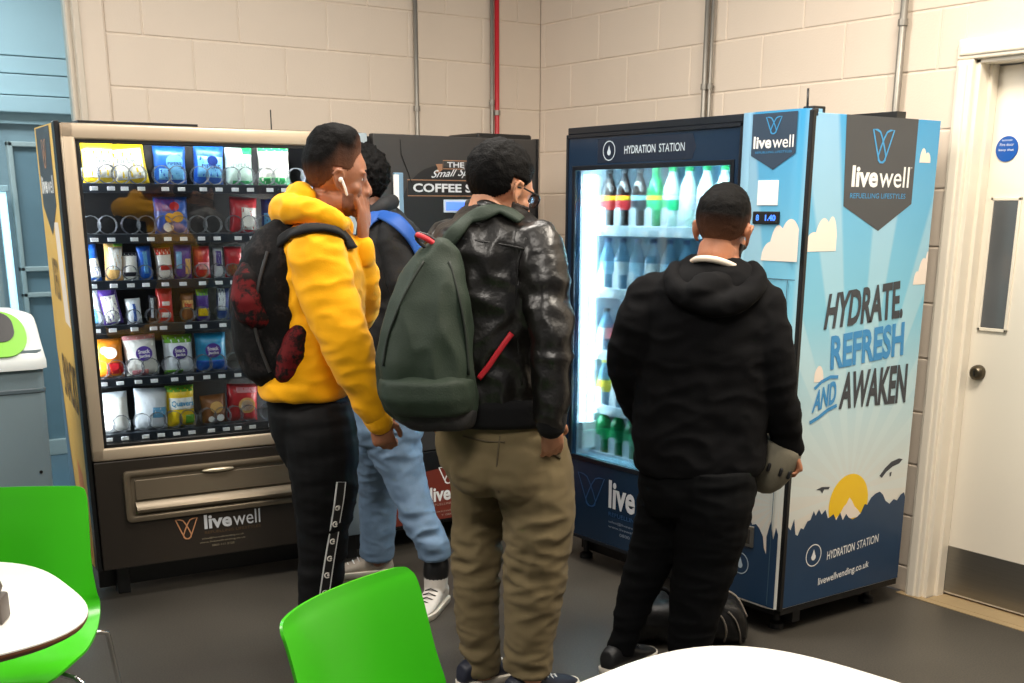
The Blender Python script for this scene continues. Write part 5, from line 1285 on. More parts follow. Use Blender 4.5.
shell_from(HEADMESH, lambda c: c.z > hair_line(c.y, -0.085) and not (abs(c.x) > 0.075 and c.z < 0.03 and -0.02 < c.y < 0.02), lambda c: 0.008 + 0.012 * min(1, max(0, (c.z + 0.03) / 0.09)), MH2, 'hair', M_HAIR, p2.t, jig=0.008, seed=5, jf=70)
finish_head(p2, MH2); brows(p2, MH2)
M_TRNG = mat('grey_suede_trainer', (168, 158, 146), 0.75, var=0.12, vscale=30); M_HT = mat('white_leather_high_top', (206, 200, 192), 0.5, var=0.08, vscale=20)
qF = V((qF.x, qF.y, 0)); qN = V((qN.x, qN.y, 0))
dF = (-HR * 0.97 - HF * 0.25).normalized(); dN = (-HR * 0.30 - HF * 0.95).normalized()
aF = p2.at(377, 562, oF); aN = p2.at(436, 556, oN)
aF = V((aF.x, aF.y, 0)); aN = V((aN.x, aN.y, 0))
shoe(p2.t, aF - dF * 0.07, aF + dF * 0.22, M_TRNG, M_SOLW, M_WHITE)
shoe(p2.t, aN - dN * 0.075, aN + dN * 0.225, M_HT, M_SOLW, M_BLACK, high=True)
bs = thing('satchel', 'dark bag with a bright blue strap on the shoulder of the person behind', 'bag', p2.at(420, 330, -0.05))
mb = MB(); strap(mb, T2, [(366, 228), (372, 220), (382, 217), (394, 221), (405, 231), (413, 243), (420, 258)], 0.056, 0.004, 0.008); mb.build('shoulder_strap', mat('bright_blue_webbing', (14, 72, 150), 0.65), bs, smooth=True)
mb = MB(); p2.torso(mb, [(432, 262, -0.02, 10, 0.06), (434, 275, -0.02, 20, 0.11), (436, 310, -0.02, 24, 0.13), (436, 350, -0.02, 24, 0.13), (434, 372, -0.02, 16, 0.10)]); link_mesh('main_bag', fuse(mb, 0.008, 4), M_JK2, bs)

# ============ the one in the leather jacket
p3 = Person('person in a black leather jacket and khaki trousers with glasses, hand in pocket', (-1.925, -2.45), 52)
SK3 = skin('skin_light_brown', (196, 140, 108))
MH3 = make_head(p3, p3.at(500, 190, 0.0), p3.f + V((0, 0, -0.30)), SK3, roll=0.0, scale=1.02)
tor3 = [(492, 206, 0.0, 22, 0.08), (492, 215, 0, 38, 0.13), (492, 228, 0, 55, 0.165), (492, 252, 0, 64, 0.185), (490, 295, 0, 66, 0.19), (489, 340, 0, 64, 0.185), (491, 385, 0, 63, 0.18), (494, 405, 0, 64, 0.18), (497, 424, 0, 62, 0.175)]
arm3R = [(536, 246, -0.13, 25), (546, 290, -0.17, 24), (551, 335, -0.21, 22), (552, 380, -0.23, 18.5), (551, 418, -0.235, 15)]
arm3L = [(450, 244, 0.14, 23), (438, 300, 0.20, 21), (434, 350, 0.24, 19), (442, 400, 0.28, 14)]
leg3L = [(474, 444, 0.05, 36), (480, 475, 0.06, 31), (478, 515, 0.06, 26.5), (477, 560, 0.05, 23.5), (477, 610, 0.05, 22), (480, 650, 0.05, 18.5), (480, 674, 0.05, 18)]
leg3R = [(526, 444, -0.05, 40), (533, 475, -0.07, 41), (539, 515, -0.08, 36), (537, 555, -0.08, 32), (533, 600, -0.08, 29), (529, 645, -0.08, 24), (528, 672, -0.08, 22.5)]
mb = MB(); head_into(mb, MH3, p3.at(492, 222, 0), 0.06); p3.torso(mb, tor3, 0.86); p3.limb(mb, arm3R, 0.7); p3.limb(mb, arm3L, 0.7); p3.limb(mb, leg3L, 0.75); p3.limb(mb, leg3R, 0.75)
hand(mb, p3.at(551, 424, -0.232), V((0, 0, -1)) + HR * 0.10 + HF * 0.62, -HR * 0.6 + HF * 0.8, p3.f, curl=0.25, size=1.0, wr=0.028)
hand(mb, p3.at(443, 402, 0.28), V((0, 0, -1)), HR, p3.f, curl=0.5)
link_mesh('body', fuse(mb, 0.0055, 2), SK3, p3.t)
M_LEATH = mat('black_leather', (17, 15, 13), 0.36, var=0.2, vscale=10, bump=0.18, bscale=70, spec=0.6)
mb = MB(); p3.torso(mb, tor3[:-1]); p3.limb(mb, arm3R); p3.limb(mb, arm3L); me = fuse(mb, 0.008, 3); fold(me, 0.017, 8, 9, 9.4); T3 = bvh(me); jk3 = link_mesh('jacket', me, M_LEATH, p3.t)
mb = MB(); mb.rings([p3.ring(u, v, 0, hw, hd) for u, v, hw, hd in ((494, 392, 60, 0.18), (495, 397, 66, 0.198), (497, 416, 65, 0.196), (498, 420, 61, 0.18))]); me = fuse(mb, 0.007, 3); link_mesh('waistband', me, M_BLKCLOTH, jk3)
mb = MB(); p3.limb(mb, [(551.5, 408, -0.235, 17), (551, 424, -0.235, 15.5)], sub=2); link_mesh('cuff', fuse(mb, 0.006, 2), M_BLKCLOTH, jk3)
mb = MB(); mb.tube([p3.at(514, 222, -0.10), p3.at(502, 213, -0.10), p3.at(486, 206, -0.08), p3.at(470, 205, 0.0), p3.at(478, 208, 0.07)], [0.014, 0.018, 0.019, 0.018, 0.016], n=12, sub=4, cap_round=True); link_mesh('collar', fuse(mb, 0.006, 2), M_LEATH, jk3)
mb = MB(); strap(mb, T3, [(463, 239), (480, 241), (505, 245), (524, 249)], 0.006, 0.0015, 0.001); strap(mb, T3, [(526, 238), (519, 262), (516, 300), (518, 345), (522, 385)], 0.006, 0.0015, 0.001); mb.build('seams', mat('dark_seam', (20, 19, 18), 0.4), jk3, smooth=True)
M_KHA = mat('khaki_cotton', (110, 97, 70), 0.85, var=0.14, vscale=8, bump=0.12, bscale=320, sheen=0.05, spec=0.2)
mb = MB(); p3.limb(mb, leg3L, rnd=False); p3.limb(mb, leg3R, rnd=False); mb.rings([p3.ring(u, v, 0, hw, hd) for u, v, hw, hd in ((497, 408, 56, 0.155), (498, 414, 60, 0.165), (500, 440, 65, 0.178), (505, 462, 65, 0.18), (511, 485, 56, 0.15))])
mb.ell(p3.at(484, 468, -0.10), (0.105, 0.10, 0.09)); mb.ell(p3.at(520, 474, -0.12), (0.115, 0.10, 0.10))
def kmask(c): return 0.5 + 0.9 * math.exp(-((c.z - 0.48) / 0.16) ** 2) + 0.7 * math.exp(-((c.z - 0.10) / 0.10) ** 2)
me = fuse(mb, 0.008, 3); fold(me, 0.014, 8, 17, 1.3, lambda c: kmask(c) * amod(1.7, 0.35)(c)); T3L = bvh(me); kh = link_mesh('trousers', me, M_KHA, p3.t)
mb = MB(); strap(mb, T3L, [(463, 436), (485, 441), (505, 442)], 0.005, 0.002, 0.001); strap(mb, T3L, [(541, 432), (546, 448), (560, 458)], 0.010, 0.003, 0.001); strap(mb, T3L, [(500, 436), (497, 465), (499, 492)], 0.004, 0.0015, 0.001); mb.build('pocket_seams', mat('khaki_seam', (86, 75, 54), 0.85), kh, smooth=True)
shell_from(HEADMESH, lambda c: c.z > hair_line(c.y, -0.048) and not (abs(c.x) > 0.072 and c.z < 0.03 and -0.022 < c.y < 0.02), lambda c: 0.003 + 0.009 * min(1, max(0, (c.z + 0.04) / 0.1)), MH3, 'hair', M_HAIR, p3.t, jig=0.0035, seed=9, jf=45)
shell_from(HEADMESH, lambda c: c.z < -0.030 and c.y > 0.012 and not (c.y > 0.070 and c.z > -0.080 and abs(c.x) < 0.026) and c.z < -0.02 - 0.2 * max(0, c.y - 0.05), lambda c: 0.004, MH3, 'beard', mat('dark_beard', (40, 30, 26), 0.7, var=0.3, vscale=90), p3.t)
finish_head(p3, MH3); brows(p3, MH3)
gl = thing('glasses', 'black framed glasses on the face of the person in the leather jacket', 'glasses', MH3 @ V((0, 0.10, 0)))
mb = MB(MH3)
for s in (-1, 1):
    mb.tube([(s * (0.034 + 0.025 * math.cos(a)), 0.106 - 0.004 * abs(math.cos(a)), 0.000 + 0.019 * math.sin(a)) for a in [2 * PI * k / 20 for k in range(20)]], 0.0024, n=6, closed=True)
    mb.tube([(s * 0.059, 0.101, 0.006), (s * 0.074, 0.085, 0.008), (s * 0.084, 0.02, 0.010), (s * 0.086, -0.004, 0.006)], 0.0026, n=6, cap_round=True)
mb.tube([(-0.009, 0.106, 0.004), (0, 0.109, 0.008), (0.009, 0.106, 0.004)], 0.0024, n=6); mb.build('frame', M_BLACK, gl, smooth=True)
for s in (-1, 1):
    mb = MB(MH3); mb.ell((s * 0.034, 0.105, 0), (0.024, 0.001, 0.018), u=16, v=8); mb.build('lens', glass_mat('lens_glass', (225, 235, 245), 0.12), gl, smooth=True)
M_SHN = mat('navy_shoe', (30, 34, 48), 0.5)
for (u, v, o) in ((480, 676, 0.05), (528, 674, -0.08)):
    c = p3.at(u, v, o); c = V((c.x, c.y, 0)); shoe(p3.t, c - p3.f * 0.085, c + p3.f * 0.205, M_SHN, M_SOLW, M_WHITE)
# green backpack
M_GRN_ = mat('forest_green_nylon', (26, 42, 28), 0.7, var=0.12, vscale=9, bump=0.15, bscale=220); M_GRND = mat('dark_green_nylon', (20, 30, 21), 0.7, var=0.12, vscale=9)
gb = thing('backpack', 'dark green backpack with black base hanging off one leather jacket shoulder', 'backpack', p3.at(428, 425, -0.2))
rows = [(441, 240, -0.20, 6, 0.03), (438, 252, -0.20, 18, 0.05), (434, 270, -0.21, 28, 0.075), (430, 300, -0.22, 38, 0.10), (427, 330, -0.22, 44, 0.12), (426, 360, -0.22, 47, 0.13), (428, 390, -0.22, 47, 0.13), (432, 408, -0.22, 44, 0.12), (436, 420, -0.22, 36, 0.10)]
mb = MB(); p3.torso(mb, rows); me = fuse(mb, 0.008, 3); fold(me, 0.022, 8, 4, 12.0); TG = bvh(me); gm = link_mesh('main_bag', me, M_GRN_, gb)
mb = MB(); p3.torso(mb, [(428, 372, -0.25, 40, 0.10), (427, 378, -0.25, 48, 0.13), (428, 395, -0.25, 48, 0.135), (432, 410, -0.24, 42, 0.125)]); me = fuse(mb, 0.007, 3); fold(me, 0.006, 8, 6, 3.0); TP = bvh(me); fp = link_mesh('front_pocket', me, M_GRN_, gb)
mb = MB(); p3.torso(mb, [(432, 402, -0.22, 40, 0.12), (434, 408, -0.22, 43, 0.13), (437, 418, -0.22, 39, 0.125), (440, 425, -0.22, 34, 0.11)]); me = fuse(mb, 0.007, 3); fold(me, 0.006, 8, 8, 4.0); link_mesh('base_panel', me, mat('black_nylon', (24, 24, 25), 0.65, bump=0.15, bscale=200), gb)
mb = MB(); strap(mb, TP, [(388, 378), (400, 376), (412, 374), (424, 372)], 0.010, 0.003, 0.001); mb.build('pocket_zip', M_BLACK, fp, smooth=True)
mb = MB(); strap(mb, TG, [(424, 262), (410, 285), (398, 312), (388, 340), (384, 366)], 0.006, 0.004, 0.001); strap(mb, TG, [(449, 262), (459, 300), (465, 335), (468, 375)], 0.007, 0.004, 0.001); mb.build('piping', M_GRND, gm, smooth=True)
mb = MB(); strap(mb, T3, [(441, 258), (448, 245), (458, 232), (470, 222), (484, 215), (498, 213), (510, 217), (520, 224)], 0.044, 0.006, 0.010); mb.build('shoulder_strap', M_GRN_, gb, smooth=True)
mb = MB(); c = p3.at(429, 243, -0.22)
mb.tube([c + HR * 0.036 * math.cos(a) - V((0, 0, 1)) * (0.018 * math.sin(a) + 0.018 * math.cos(a)) for a in [2 * PI * k / 18 for k in range(18)]], 0.0055, n=8, closed=True); cb = mb.build('top_loop', M_BLACK, gb, smooth=True)
mb = MB(); mb.tube([p3.at(418, 235, -0.23), p3.at(427, 239, -0.235), p3.at(437, 246, -0.23)], 0.0075, n=8, sub=3, cap_round=True); mb.build('red_clip', mat('red_webbing', (206, 40, 52), 0.5), cb, smooth=True)
mb = MB(); strap(mb, T3, [(480, 377), (487, 366), (495, 355), (503, 344), (511, 333)], 0.016, 0.003, 0.012); mb.build('red_strap', mat('red_webbing', (206, 40, 52)), gb, smooth=True)

# ============ the one in the black hoodie
p4 = Person('person in an all black hoodie seen from behind at the drinks machine keypad', (-1.47, -2.60), 26)
SK4 = skin('skin_warm_brown', (176, 116, 84))
MH4 = make_head(p4, p4.at(723, 231, 0.0), p4.f + V((0, 0, -0.16)), SK4, roll=math.radians(5), scale=1.0)
tor4 = [(716, 256, 0, 24, 0.08), (714, 266, 0, 40, 0.11), (711, 280, 0, 58, 0.14), (708, 300, 0, 68, 0.155), (706, 345, 0, 70, 0.16), (703, 390, 0, 68, 0.155), (699, 430, 0, 66, 0.155), (699, 462, 0, 64, 0.16), (698, 470, 0, 61, 0.155)]
arm4L = [(652, 298, 0.0, 25), (638, 330, -0.01, 24), (629, 362, 0.03, 21), (636, 395, 0.12, 19), (652, 425, 0.22, 15)]
arm4R = [(760, 308, -0.03, 26), (767, 345, -0.05, 25), (774, 385, -0.04, 22), (783, 420, 0.0, 17.5), (790, 446, 0.03, 13.5)]
leg4L = [(672, 470, 0.02, 33), (666, 505, 0.03, 29), (653, 550, 0.05, 24), (637, 595, 0.05, 19), (626, 630, 0.04, 15), (620, 652, 0.04, 13)]
leg4R = [(712, 470, -0.04, 44), (712, 505, -0.05, 41), (708, 550, -0.05, 34), (698, 595, -0.05, 28), (690, 640, -0.05, 22), (688, 668, -0.05, 18)]
mb = MB(); head_into(mb, MH4, p4.at(716, 274, 0), 0.058); p4.torso(mb, tor4, 0.86); p4.limb(mb, arm4L, 0.7); p4.limb(mb, arm4R, 0.7); p4.limb(mb, leg4L, 0.75); p4.limb(mb, leg4R, 0.75)
hand(mb, p4.at(790, 445, 0.03), V((0, 0, -0.75)) + HR * 0.35 + HF * 0.1, -HR * 0.9 - V((0, 0, 0.3)), HF, curl=0.95, size=0.92, wr=0.024)
hand(mb, p4.at(652, 426, 0.22), V((0, 0, -0.3)) + HF + HR * 0.6, HR, V((0, 0, 1)), curl=0.5)
link_mesh('body', fuse(mb, 0.0055, 2), SK4, p4.t)
M_HD4 = mat('black_hoodie', (12, 12, 14), 0.88, var=0.12, vscale=20, bump=0.12, bscale=260, spec=0.15)
mb = MB(); p4.torso(mb, tor4); p4.limb(mb, arm4L); p4.limb(mb, arm4R); me = fuse(mb, 0.008, 4); fold(me, 0.012, 7, 12, 6.3); T4 = bvh(me); hd4 = link_mesh('hoodie', me, M_HD4, p4.t)
mb = MB()
mb.tube([p4.at(752, 268, -0.03), p4.at(757, 282, -0.10), p4.at(742, 298, -0.15), p4.at(716, 306, -0.17), p4.at(688, 297, -0.15), p4.at(672, 282, -0.10), p4.at(676, 268, -0.02)], [0.022, 0.030, 0.035, 0.036, 0.035, 0.030, 0.022], n=14, sub=4, cap_round=True)
mb.ell(p4.at(714, 290, -0.12), (0.11, 0.05, 0.055))
me = fuse(mb, 0.007, 4); fold(me, 0.008, 8, 12, 2.7); link_mesh('hood', me, M_HD4, hd4)
mb = MB(); mb.tube([p4.at(746, 276, -0.02), p4.at(735, 267, -0.085), p4.at(716, 260, -0.105), p4.at(698, 259, -0.085), p4.at(689, 264, 0.0)], [0.008, 0.010, 0.011, 0.010, 0.008], n=10, sub=4, cap_round=True); mb.build('white_collar', mat('white_cotton', (228, 214, 196), 0.8), p4.t, smooth=True)
mb = MB(); p4.limb(mb, leg4L, rnd=False); p4.limb(mb, leg4R, rnd=False); mb.rings([p4.ring(u, v, 0, hw, hd) for u, v, hw, hd in ((697, 460, 55, 0.14), (697, 466, 58, 0.15), (697, 490, 58, 0.15), (695, 510, 50, 0.13))])
me = fuse(mb, 0.008, 4); fold(me, 0.008, 5, 18, 4.1); link_mesh('trousers', me, mat('black_trousers', (8, 9, 11), 0.85, bump=0.1, bscale=300, spec=0.15), p4.t)
k4 = lambda c: c.z > hair_line(c.y, -0.045) and not (abs(c.x) > 0.072 and c.z < 0.03 and -0.022 < c.y < 0.02)
h4 = shell_from(HEADMESH, k4, lambda c: 0.0012 + 0.011 * min(1, max(0, (c.z - hair_line(c.y, -0.045)) / 0.11)) ** 1.2, MH4, 'hair', fade_hair('fade_warm', (112, 74, 54)), p4.t, jig=0.003, seed=14, jf=45)
set_density(h4, MH4, lambda y: hair_line(y, -0.045), 0.085)
shell_from(HEADMESH, lambda c: c.z < -0.030 and c.y > 0.015 and not (c.y > 0.072 and c.z > -0.080 and abs(c.x) < 0.024), lambda c: 0.006, MH4, 'beard', mat('dark_beard', (40, 30, 26)), p4.t)
finish_head(p4, MH4); brows(p4, MH4)
a4 = p4.at(620, 654, 0.04); a4 = V((a4.x, a4.y, 0)); d4 = (HF * 0.75 + HR * 0.65).normalized()
shoe(p4.t, a4 - d4 * 0.085, a4 + d4 * 0.195, M_SHB, M_SOLW, M_BLACK)
a5 = p4.at(688, 672, -0.05); a5 = V((a5.x, a5.y, 0)); shoe(p4.t, a5 - p4.f * 0.085, a5 + p4.f * 0.195, M_SHB, M_SOLW, M_BLACK)
# the grey cap held at the side
M_CAP = mat('olive_grey_cotton', (126, 120, 102), 0.7, var=0.12, vscale=14, bump=0.15, bscale=250)
cc = p4.at(772, 462, 0.06)
cp_ = thing('cloth_cap', 'olive grey cap with small dark eyelets dangling from the hand of the black hoodie wearer', 'cap', cc)
RC = basis(HF, (0, 0, 1)).to_4x4() @ Matrix.Rotation(math.radians(22), 4, 'Y')
Mc = Matrix.Translation(cc) @ RC
mb = MB(Mc)
pr = [(0.088, 0.062), (0.092, 0.045), (0.092, 0.010), (0.086, -0.030), (0.072, -0.066), (0.048, -0.092), (0.020, -0.104), (0.0, -0.106)]
rings = [[V((r * 0.86 * math.cos(w), r * 0.9 * math.sin(w), z)) for w in [2 * PI * k / 28 for k in range(28)]] for r, z in pr[:-1]]
inner = [[V((p.x * 0.95, p.y * 0.95, p.z + 0.004)) for p in r] for r in rings]
mb.rings(list(reversed(inner)) + rings); me = mb.mesh('c'); fold(me, 0.006, 14, 14, 2.0); crown = link_mesh('crown', me, M_CAP, cp_)
mb = MB(Mc)
for k, x in enumerate((-0.026, 0.016, 0.050)):
    yv = -0.9 * 0.088 * math.sqrt(max(0, 1 - (x / 0.079) ** 2)) - 0.004
    mb.tube([(x, yv, -0.002), (x + 0.002, yv - 0.001, -0.020)], [0.006, 0.006], n=8, cap_round=True)
mb.build('eyelets', M_BLACK, crown, smooth=True)
mb = MB(Mc); mb.tube([(-0.075, -0.04, 0.115), (-0.045, -0.06, 0.085), (0.0, -0.07, 0.060)], [0.004, 0.005, 0.004], n=6, sub=3, cap_round=True); mb.build('white_cord', M_WHITE, cp_, smooth=True)
mb = MB(Mc)
mb.rings([[V((x, y, z + 0.02 * (x / 0.07) ** 2)) for x in (-0.068, -0.04, 0, 0.04, 0.068)] + [V((x, y, z - 0.004 + 0.02 * (x / 0.07) ** 2)) for x in (0.068, 0.04, 0, -0.04, -0.068)] for y, z in ((-0.03, 0.055), (0.02, 0.075), (0.06, 0.085))]); mb.build('brim', M_CAP, cp_, smooth=True)
# ------------------------------------------------------------------ holdall on the floor
M_HOLD = mat('black_holdall_nylon', (14, 13, 13), 0.45, var=0.2, vscale=14, bump=0.2, bscale=50, spec=0.5)
hb = thing('holdall', 'black holdall with pale piping lying on the floor behind the black hoodie legs', 'bag', (-1.12, -2.41, 0))
hc = V((-1.12, -2.41, 0)); ax = HR; ay = HF
def hpt(a, b, z): return hc + ax * a + ay * b + V((0, 0, z))
mb = MB(); rings = []
for a, hh, hd in ((-0.215, 0.06, 0.06), (-0.21, 0.10, 0.09), (-0.18, 0.135, 0.11), (-0.08, 0.14, 0.12), (0.02, 0.13, 0.12), (0.12, 0.15, 0.12), (0.18, 0.14, 0.11), (0.21, 0.10, 0.09), (0.22, 0.06, 0.06)):
    row = []
    for k in range(20):
        w = 2 * PI * k / 20; cx, cz = math.cos(w), math.sin(w)
        row.append(hpt(a, hd * math.copysign(abs(cx) ** 0.7, cx), max(0.004, hh / 2 * 1.15 + hh / 2 * 1.15 * math.copysign(abs(cz) ** 0.75, cz))))
    rings.append(row)
mb.rings(rings); me = fuse(mb, 0.008, 3); fold(me, 0.014, 9, 9, 5.5)
for v in me.vertices: v.co.z = max(v.co.z, 0.002)
TH_ = bvh(me); mbag = link_mesh('main_bag', me, M_HOLD, hb)
mb = MB(); strap(mb, TH_, [(704, 616), (714, 613), (722, 618), (726, 630), (724, 641)], 0.007, 0.004, 0.001); strap(mb, TH_, [(728, 612), (735, 620), (739, 632), (740, 642)], 0.006, 0.004, 0.001); mb.build('piping', mat('pale_piping', (140, 132, 122), 0.5), mbag, smooth=True)
mb = MB(); mb.tube([hpt(-0.16, -0.05, 0.15), hpt(-0.13, -0.06, 0.20), hpt(-0.08, -0.06, 0.205), hpt(-0.045, -0.05, 0.155)], 0.008, n=8, sub=4); mb.build('carry_handle', M_BLKCLOTH, hb, smooth=True)
mb = MB(); mb.tube([hpt(0.05, -0.02, 0.15), hpt(0.11, -0.03, 0.195), hpt(0.18, -0.03, 0.17), hpt(0.225, -0.03, 0.09)], 0.005, n=8, sub=4); mb.build('shoulder_cord', mat('pale_piping', (140, 132, 122)), hb, smooth=True)

# ------------------------------------------------------------------ tables
M_TOP = mat('white_laminate', (244, 240, 232), 0.25, coat=0.2, var=0.02, vscale=5); M_EDGE = mat('brown_ply_edge', (122, 74, 48), 0.5, var=0.15, vscale=30); M_CHROME = mat('chrome_tube', (190, 190, 188), 0.18, 0.95)
def table(c, ang, a, n, label, top, z=0.72):
    t = thing('cafe_table', label, 'table', (c[0], c[1], 0), 'cafe tables')
    def outl(k):
        out = []
        for i in range(72):
            w = 2 * PI * i / 72; x, y = math.cos(w), math.sin(w); r = (abs(x) ** n + abs(y) ** n) ** (-1 / n) * (a + k)
            p = V((x * r, y * r)); out.append(V((c[0] + p.x * math.cos(ang) - p.y * math.sin(ang), c[1] + p.x * math.sin(ang) + p.y * math.cos(ang), 0)))
        return out
    mb = MB(); mb.rings([[p + V((0, 0, zz)) for p in outl(k)] for k, zz in ((-0.004, z - 0.0045), (0, z - 0.004), (0, z - 0.001), (-0.002, z))]); tp = mb.build('tabletop', top, t, angle=50)
    mb = MB(); mb.rings([[p + V((0, 0, zz)) for p in outl(k)] for k, zz in ((-0.018, z - 0.024), (-0.004, z - 0.016), (0.0, z - 0.008), (-0.001, z - 0.004))]); mb.build('edge_band', M_EDGE, tp, angle=50)
    mb = MB(); mb.cyl((c[0], c[1], 0.02), (c[0], c[1], z - 0.02), 0.035, n=24); mb.build('pedestal', M_CHROME, t, smooth=True)
    mb = MB(); mb.lathe([(0, 0), (0.22, 0), (0.22, 0.008), (0.06, 0.022), (0, 0.024)], c=(c[0], c[1], 0), n=40); mb.build('base_plate', M_CHROME, t, angle=40)
    mb = MB(); mb.box(c[0] - 0.1, c[0] + 0.1, c[1] - 0.1, c[1] + 0.1, z - 0.034, z - 0.024); mb.build('mount_plate', M_BLACK, t)
    return t
table((-3.7296, -2.7981), 1.5964, 0.3515, 3.09, 'white topped table with brown edge in front of the green chair by the bin', M_TOP)
table((-2.6896, -4.2171), 0.1441, 0.3515, 3.09, 'bright white table top nearest the camera below the black holdall', M_TOP)
# small dark box at the frame edge on the table
mb = MB(); nb = V((-3.585, -2.935, 0.7205))
mb.box(-0.045, 0.045, -0.03, 0.03, 0, 0.055, bev=0.006); mb.box(-0.04, 0.04, -0.026, 0.026, 0.055, 0.085, bev=0.014)
o = mb.build('napkin_holder', mat('grey_brown_plastic', (92, 84, 78), 0.5), angle=40); o.location = nb; o.rotation_euler = (0, 0, -0.5)
tag(o, 'small grey brown holder at the edge of the white table', 'napkin holder')

# ------------------------------------------------------------------ green chairs
M_GREEN = mat('bright_green_plastic', (64, 186, 22), 0.30, coat=0.15, spec=0.5)
def chair(c, f, label, hb=0.80, wt=0.205, tilt=0.0):
    """moulded shell on wire legs; c: floor point under the seat's middle, f: the way it faces"""
    f = V((f[0], f[1], 0)).normalized(); r = V((f.y, -f.x, 0)); c = V((c[0], c[1], 0))
    t = thing('green_chair', label, 'chair', c, 'green shell chairs')
    # profile from the seat's front lip to the top of the back: (forward, height, half width, side curl up/forward)
    prof = [(0.235, 0.435, 0.150, 0.0), (0.215, 0.452, 0.185, 0.002), (0.14, 0.455, 0.215, 0.010), (0.05, 0.448, 0.232, 0.018), (-0.05, 0.446, 0.238, 0.034), (-0.125, 0.456, 0.238, 0.055), (-0.180, 0.490, 0.235, 0.075), (-0.206, 0.545, 0.229, 0.085), (-0.220, 0.62, 0.221, 0.080), (-0.232, 0.70, 0.220, 0.072), (-0.242, 0.755, 0.219, 0.066), (-0.248, hb - 0.022, 0.215, 0.060), (-0.251, hb - 0.006, 0.206, 0.054), (-0.252, hb, 0.188, 0.044)]
    P, _ = smooth_path([V((a, b, w)) for a, b, w, k in prof], [0] * len(prof), 3); K, _ = smooth_path([V((k, 0, 0)) for a, b, w, k in prof], [0] * len(prof), 3)
    NX = 18; top = []
    nrm = []
    for i, (q, kk) in enumerate(zip(P, K)):
        a, b = P[max(i - 1, 0)], P[min(i + 1, len(P) - 1)]
        tg = V((b.x - a.x, b.y - a.y)).normalized(); nn = V((tg.y, -tg.x)); 
        if nn.x < 0 and nn.y < 0: nn = -nn
        row = []
        for j in range(NX + 1):
            s = -1 + 2 * j / NX; e = abs(s) ** 2.2 * kk.x
            row.append(c + f * (q.x + nn.x * e) + V((0, 0, q.y + nn.y * e)) + r * (s * q.z))
        top.append(row); nrm.append(f * nn.x + V((0, 0, nn.y)))
    mb = MB(); th = 0.007
    A = [[mb.bm.verts.new(p) for p in row] for row in top]; B = [[mb.bm.verts.new(p - n * th) for p in row] for row, n in zip(top, nrm)]
    n1 = len(A)
    for i in range(n1 - 1):
        for j in range(NX):
            mb.bm.faces.new((A[i][j], A[i][j + 1], A[i + 1][j + 1], A[i + 1][j])); mb.bm.faces.new((B[i][j + 1], B[i][j], B[i + 1][j], B[i + 1][j + 1]))
        for j in (0, NX): mb.bm.faces.new((A[i][j], A[i + 1][j], B[i + 1][j], B[i][j]))
    for i in (0, n1 - 1):
        for j in range(NX): mb.bm.faces.new((A[i][j], A[i][j + 1], B[i][j + 1], B[i][j]))
    mb.build('shell', M_GREEN, t, smooth=True, angle=60)
    for sx in (-1, 1):
        for sy in (-1, 1):
            p0 = c + r * sx * 0.12 + f * (0.09 if sy > 0 else -0.10) + V((0, 0, 0.432)); p1 = c + r * sx * 0.235 + f * (0.17 if sy > 0 else -0.185) + V((0, 0, 0.425)); p2 = c + r * sx * 0.262 + f * (0.215 if sy > 0 else -0.27) + V((0, 0, 0.012))
            mb = MB(); mb.tube([p0, p0 + (p1 - p0) * 0.85, p1 - V((0, 0, 0.006)), p1 + (p2 - p1) * 0.06, p2], 0.0075, n=10, cap_round=True); lg = mb.build('leg', M_CHROME, t, smooth=True)
            mb = MB(); mb.cyl(p2 - V((0, 0, 0.012)), p2 + V((0, 0, 0.012)), 0.011, n=12); mb.build('foot_cap', M_BLACK, lg, smooth=True)
    mb = MB(); mb.box(-0.10, 0.10, -0.09, 0.08, 0.428, 0.440, bev=0.004)
    R = Matrix(((r.x, f.x, 0, c.x), (r.y, f.y, 0, c.y), (0, 0, 1, 0), (0, 0, 0, 1)))
    for v in mb.bm.verts: v.co = R @ v.co
    mb.build('mount_plate', M_BLACK, t)
    return t
f1 = V((-0.45, -0.89, 0)).normalized()
chair((-3.462, -2.362), f1, 'green shell chair behind the brown edged table, beside the snack machine', hb=0.815)
f2 = V((0.45, -0.89, 0)).normalized(); r2 = V((f2.y, -f2.x, 0))
c2 = (V((-3.185, -3.481, 0)) + V((-2.848, -3.338, 0))) / 2 + f2 * 0.235 - HR * 0.020
chair(c2, f2, 'green shell chair in front of the yellow hoodie wearer, seat out of view', hb=0.80)

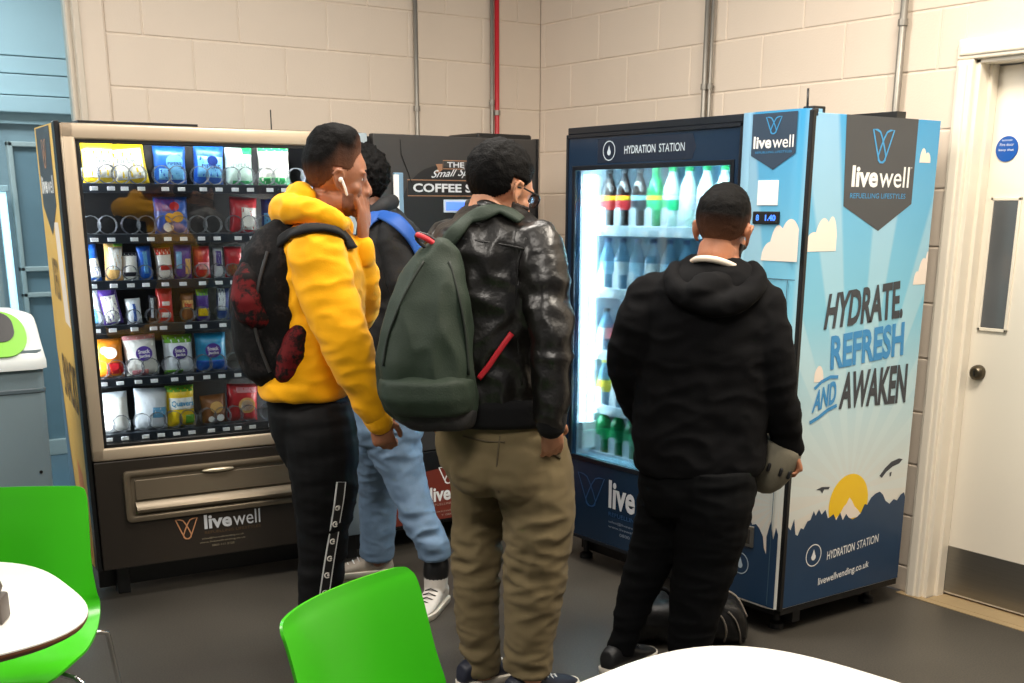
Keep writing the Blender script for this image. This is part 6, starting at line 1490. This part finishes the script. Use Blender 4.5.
# ------------------------------------------------------------------ recycling bin
M_BINB = mat('grey_blue_bin_body', (124, 142, 150), 0.45, var=0.06, vscale=3); M_BINW = mat('pale_bin_lid', (214, 220, 220), 0.35); M_BING = mat('lime_bin_panel', (120, 190, 40), 0.4)
bx0, bx1, by0, by1 = -3.47, -2.945, -1.08, -0.70
bn = thing('recycling_bin', 'grey recycling bin with white and lime green lid at the left edge', 'bin', ((bx0 + bx1) / 2, (by0 + by1) / 2, 0))
def rb(x0, x1, y0, y1, r, z, n=6):
    return [V((p[0], p[1], z)) for p in rrect(x0, x1, y0, y1, r, n)]
mb = MB(); mb.rings([rb(bx0 + k, bx1 - k, by0 + k, by1 - k, 0.03, z) for k, z in ((0.03, 0.0), (0.025, 0.03), (0.022, 0.04), (0.012, 0.60), (0.005, 1.05))]); mb.build('body', M_BINB, bn, angle=50)
mb = MB(); mb.rings([rb(bx0 + k, bx1 - k, by0 + k, by1 - k, 0.035, z) for k, z in ((0.008, 0.9), (0.003, 0.905), (0.003, 0.915), (0.008, 0.92))], caps=False); mb.build('body_groove', mat('bin_groove', (84, 98, 106), 0.5), bn)
# lid with a slanted front, a green surround and a dark opening
ztop, zlow = 1.172, 1.018
def lid_ring(x, k):
    ya, yb = by0 - 0.012 + k, by1 + 0.006 - k
    return [V((x, y, z)) for y, z in ((yb, 0.985 + k * .3), (yb, ztop - 0.02 - k), (yb - 0.02, ztop - k), (by0 + 0.135, ztop - k), (by0 + 0.105, ztop - 0.010 - k), (ya + 0.012, zlow + 0.016 - k * .5), (ya, zlow - 0.004), (ya, 0.985 + k * .3))]
mb = MB(); mb.rings([lid_ring(bx0 - 0.006, 0.035), lid_ring(bx0, 0.012), lid_ring(bx0 + 0.02, 0.002), lid_ring(bx0 + 0.05, 0.0), lid_ring(bx1 - 0.05, 0.0), lid_ring(bx1 - 0.02, 0.002), lid_ring(bx1, 0.012), lid_ring(bx1 + 0.006, 0.035)]); ld = mb.build('lid', M_BINW, bn, angle=40)
sl = V((0, 0.105, 0.155)).normalized()
FS = frame((bx0, by0 - 0.004, zlow + 0.008), (1, 0, 0), V((0, sl.z, -sl.y)))
LW = bx1 - bx0
mb = MB(FS); mb.poly(rrect(0.05, LW - 0.048, 0.004, 0.180, 0.080, 8), -0.010, 0.012); gp = mb.build('green_panel', M_BING, ld)
mb = MB(FS); mb.poly(rrect(0.11, LW - 0.085, 0.060, 0.174, 0.045, 8), -0.0125, 0.006); mb.build('opening', M_BLACK, gp)
mb = MB()
for sx in (0.07, 0.47): mb.lathe([(0, -0.002), (0.006, -0.002), (0.006, 0.002)], c=(bx0 + sx, by0 + 0.012, 0.62), axis='y', n=10)
mb.build('rivets', M_BLACK, bn)
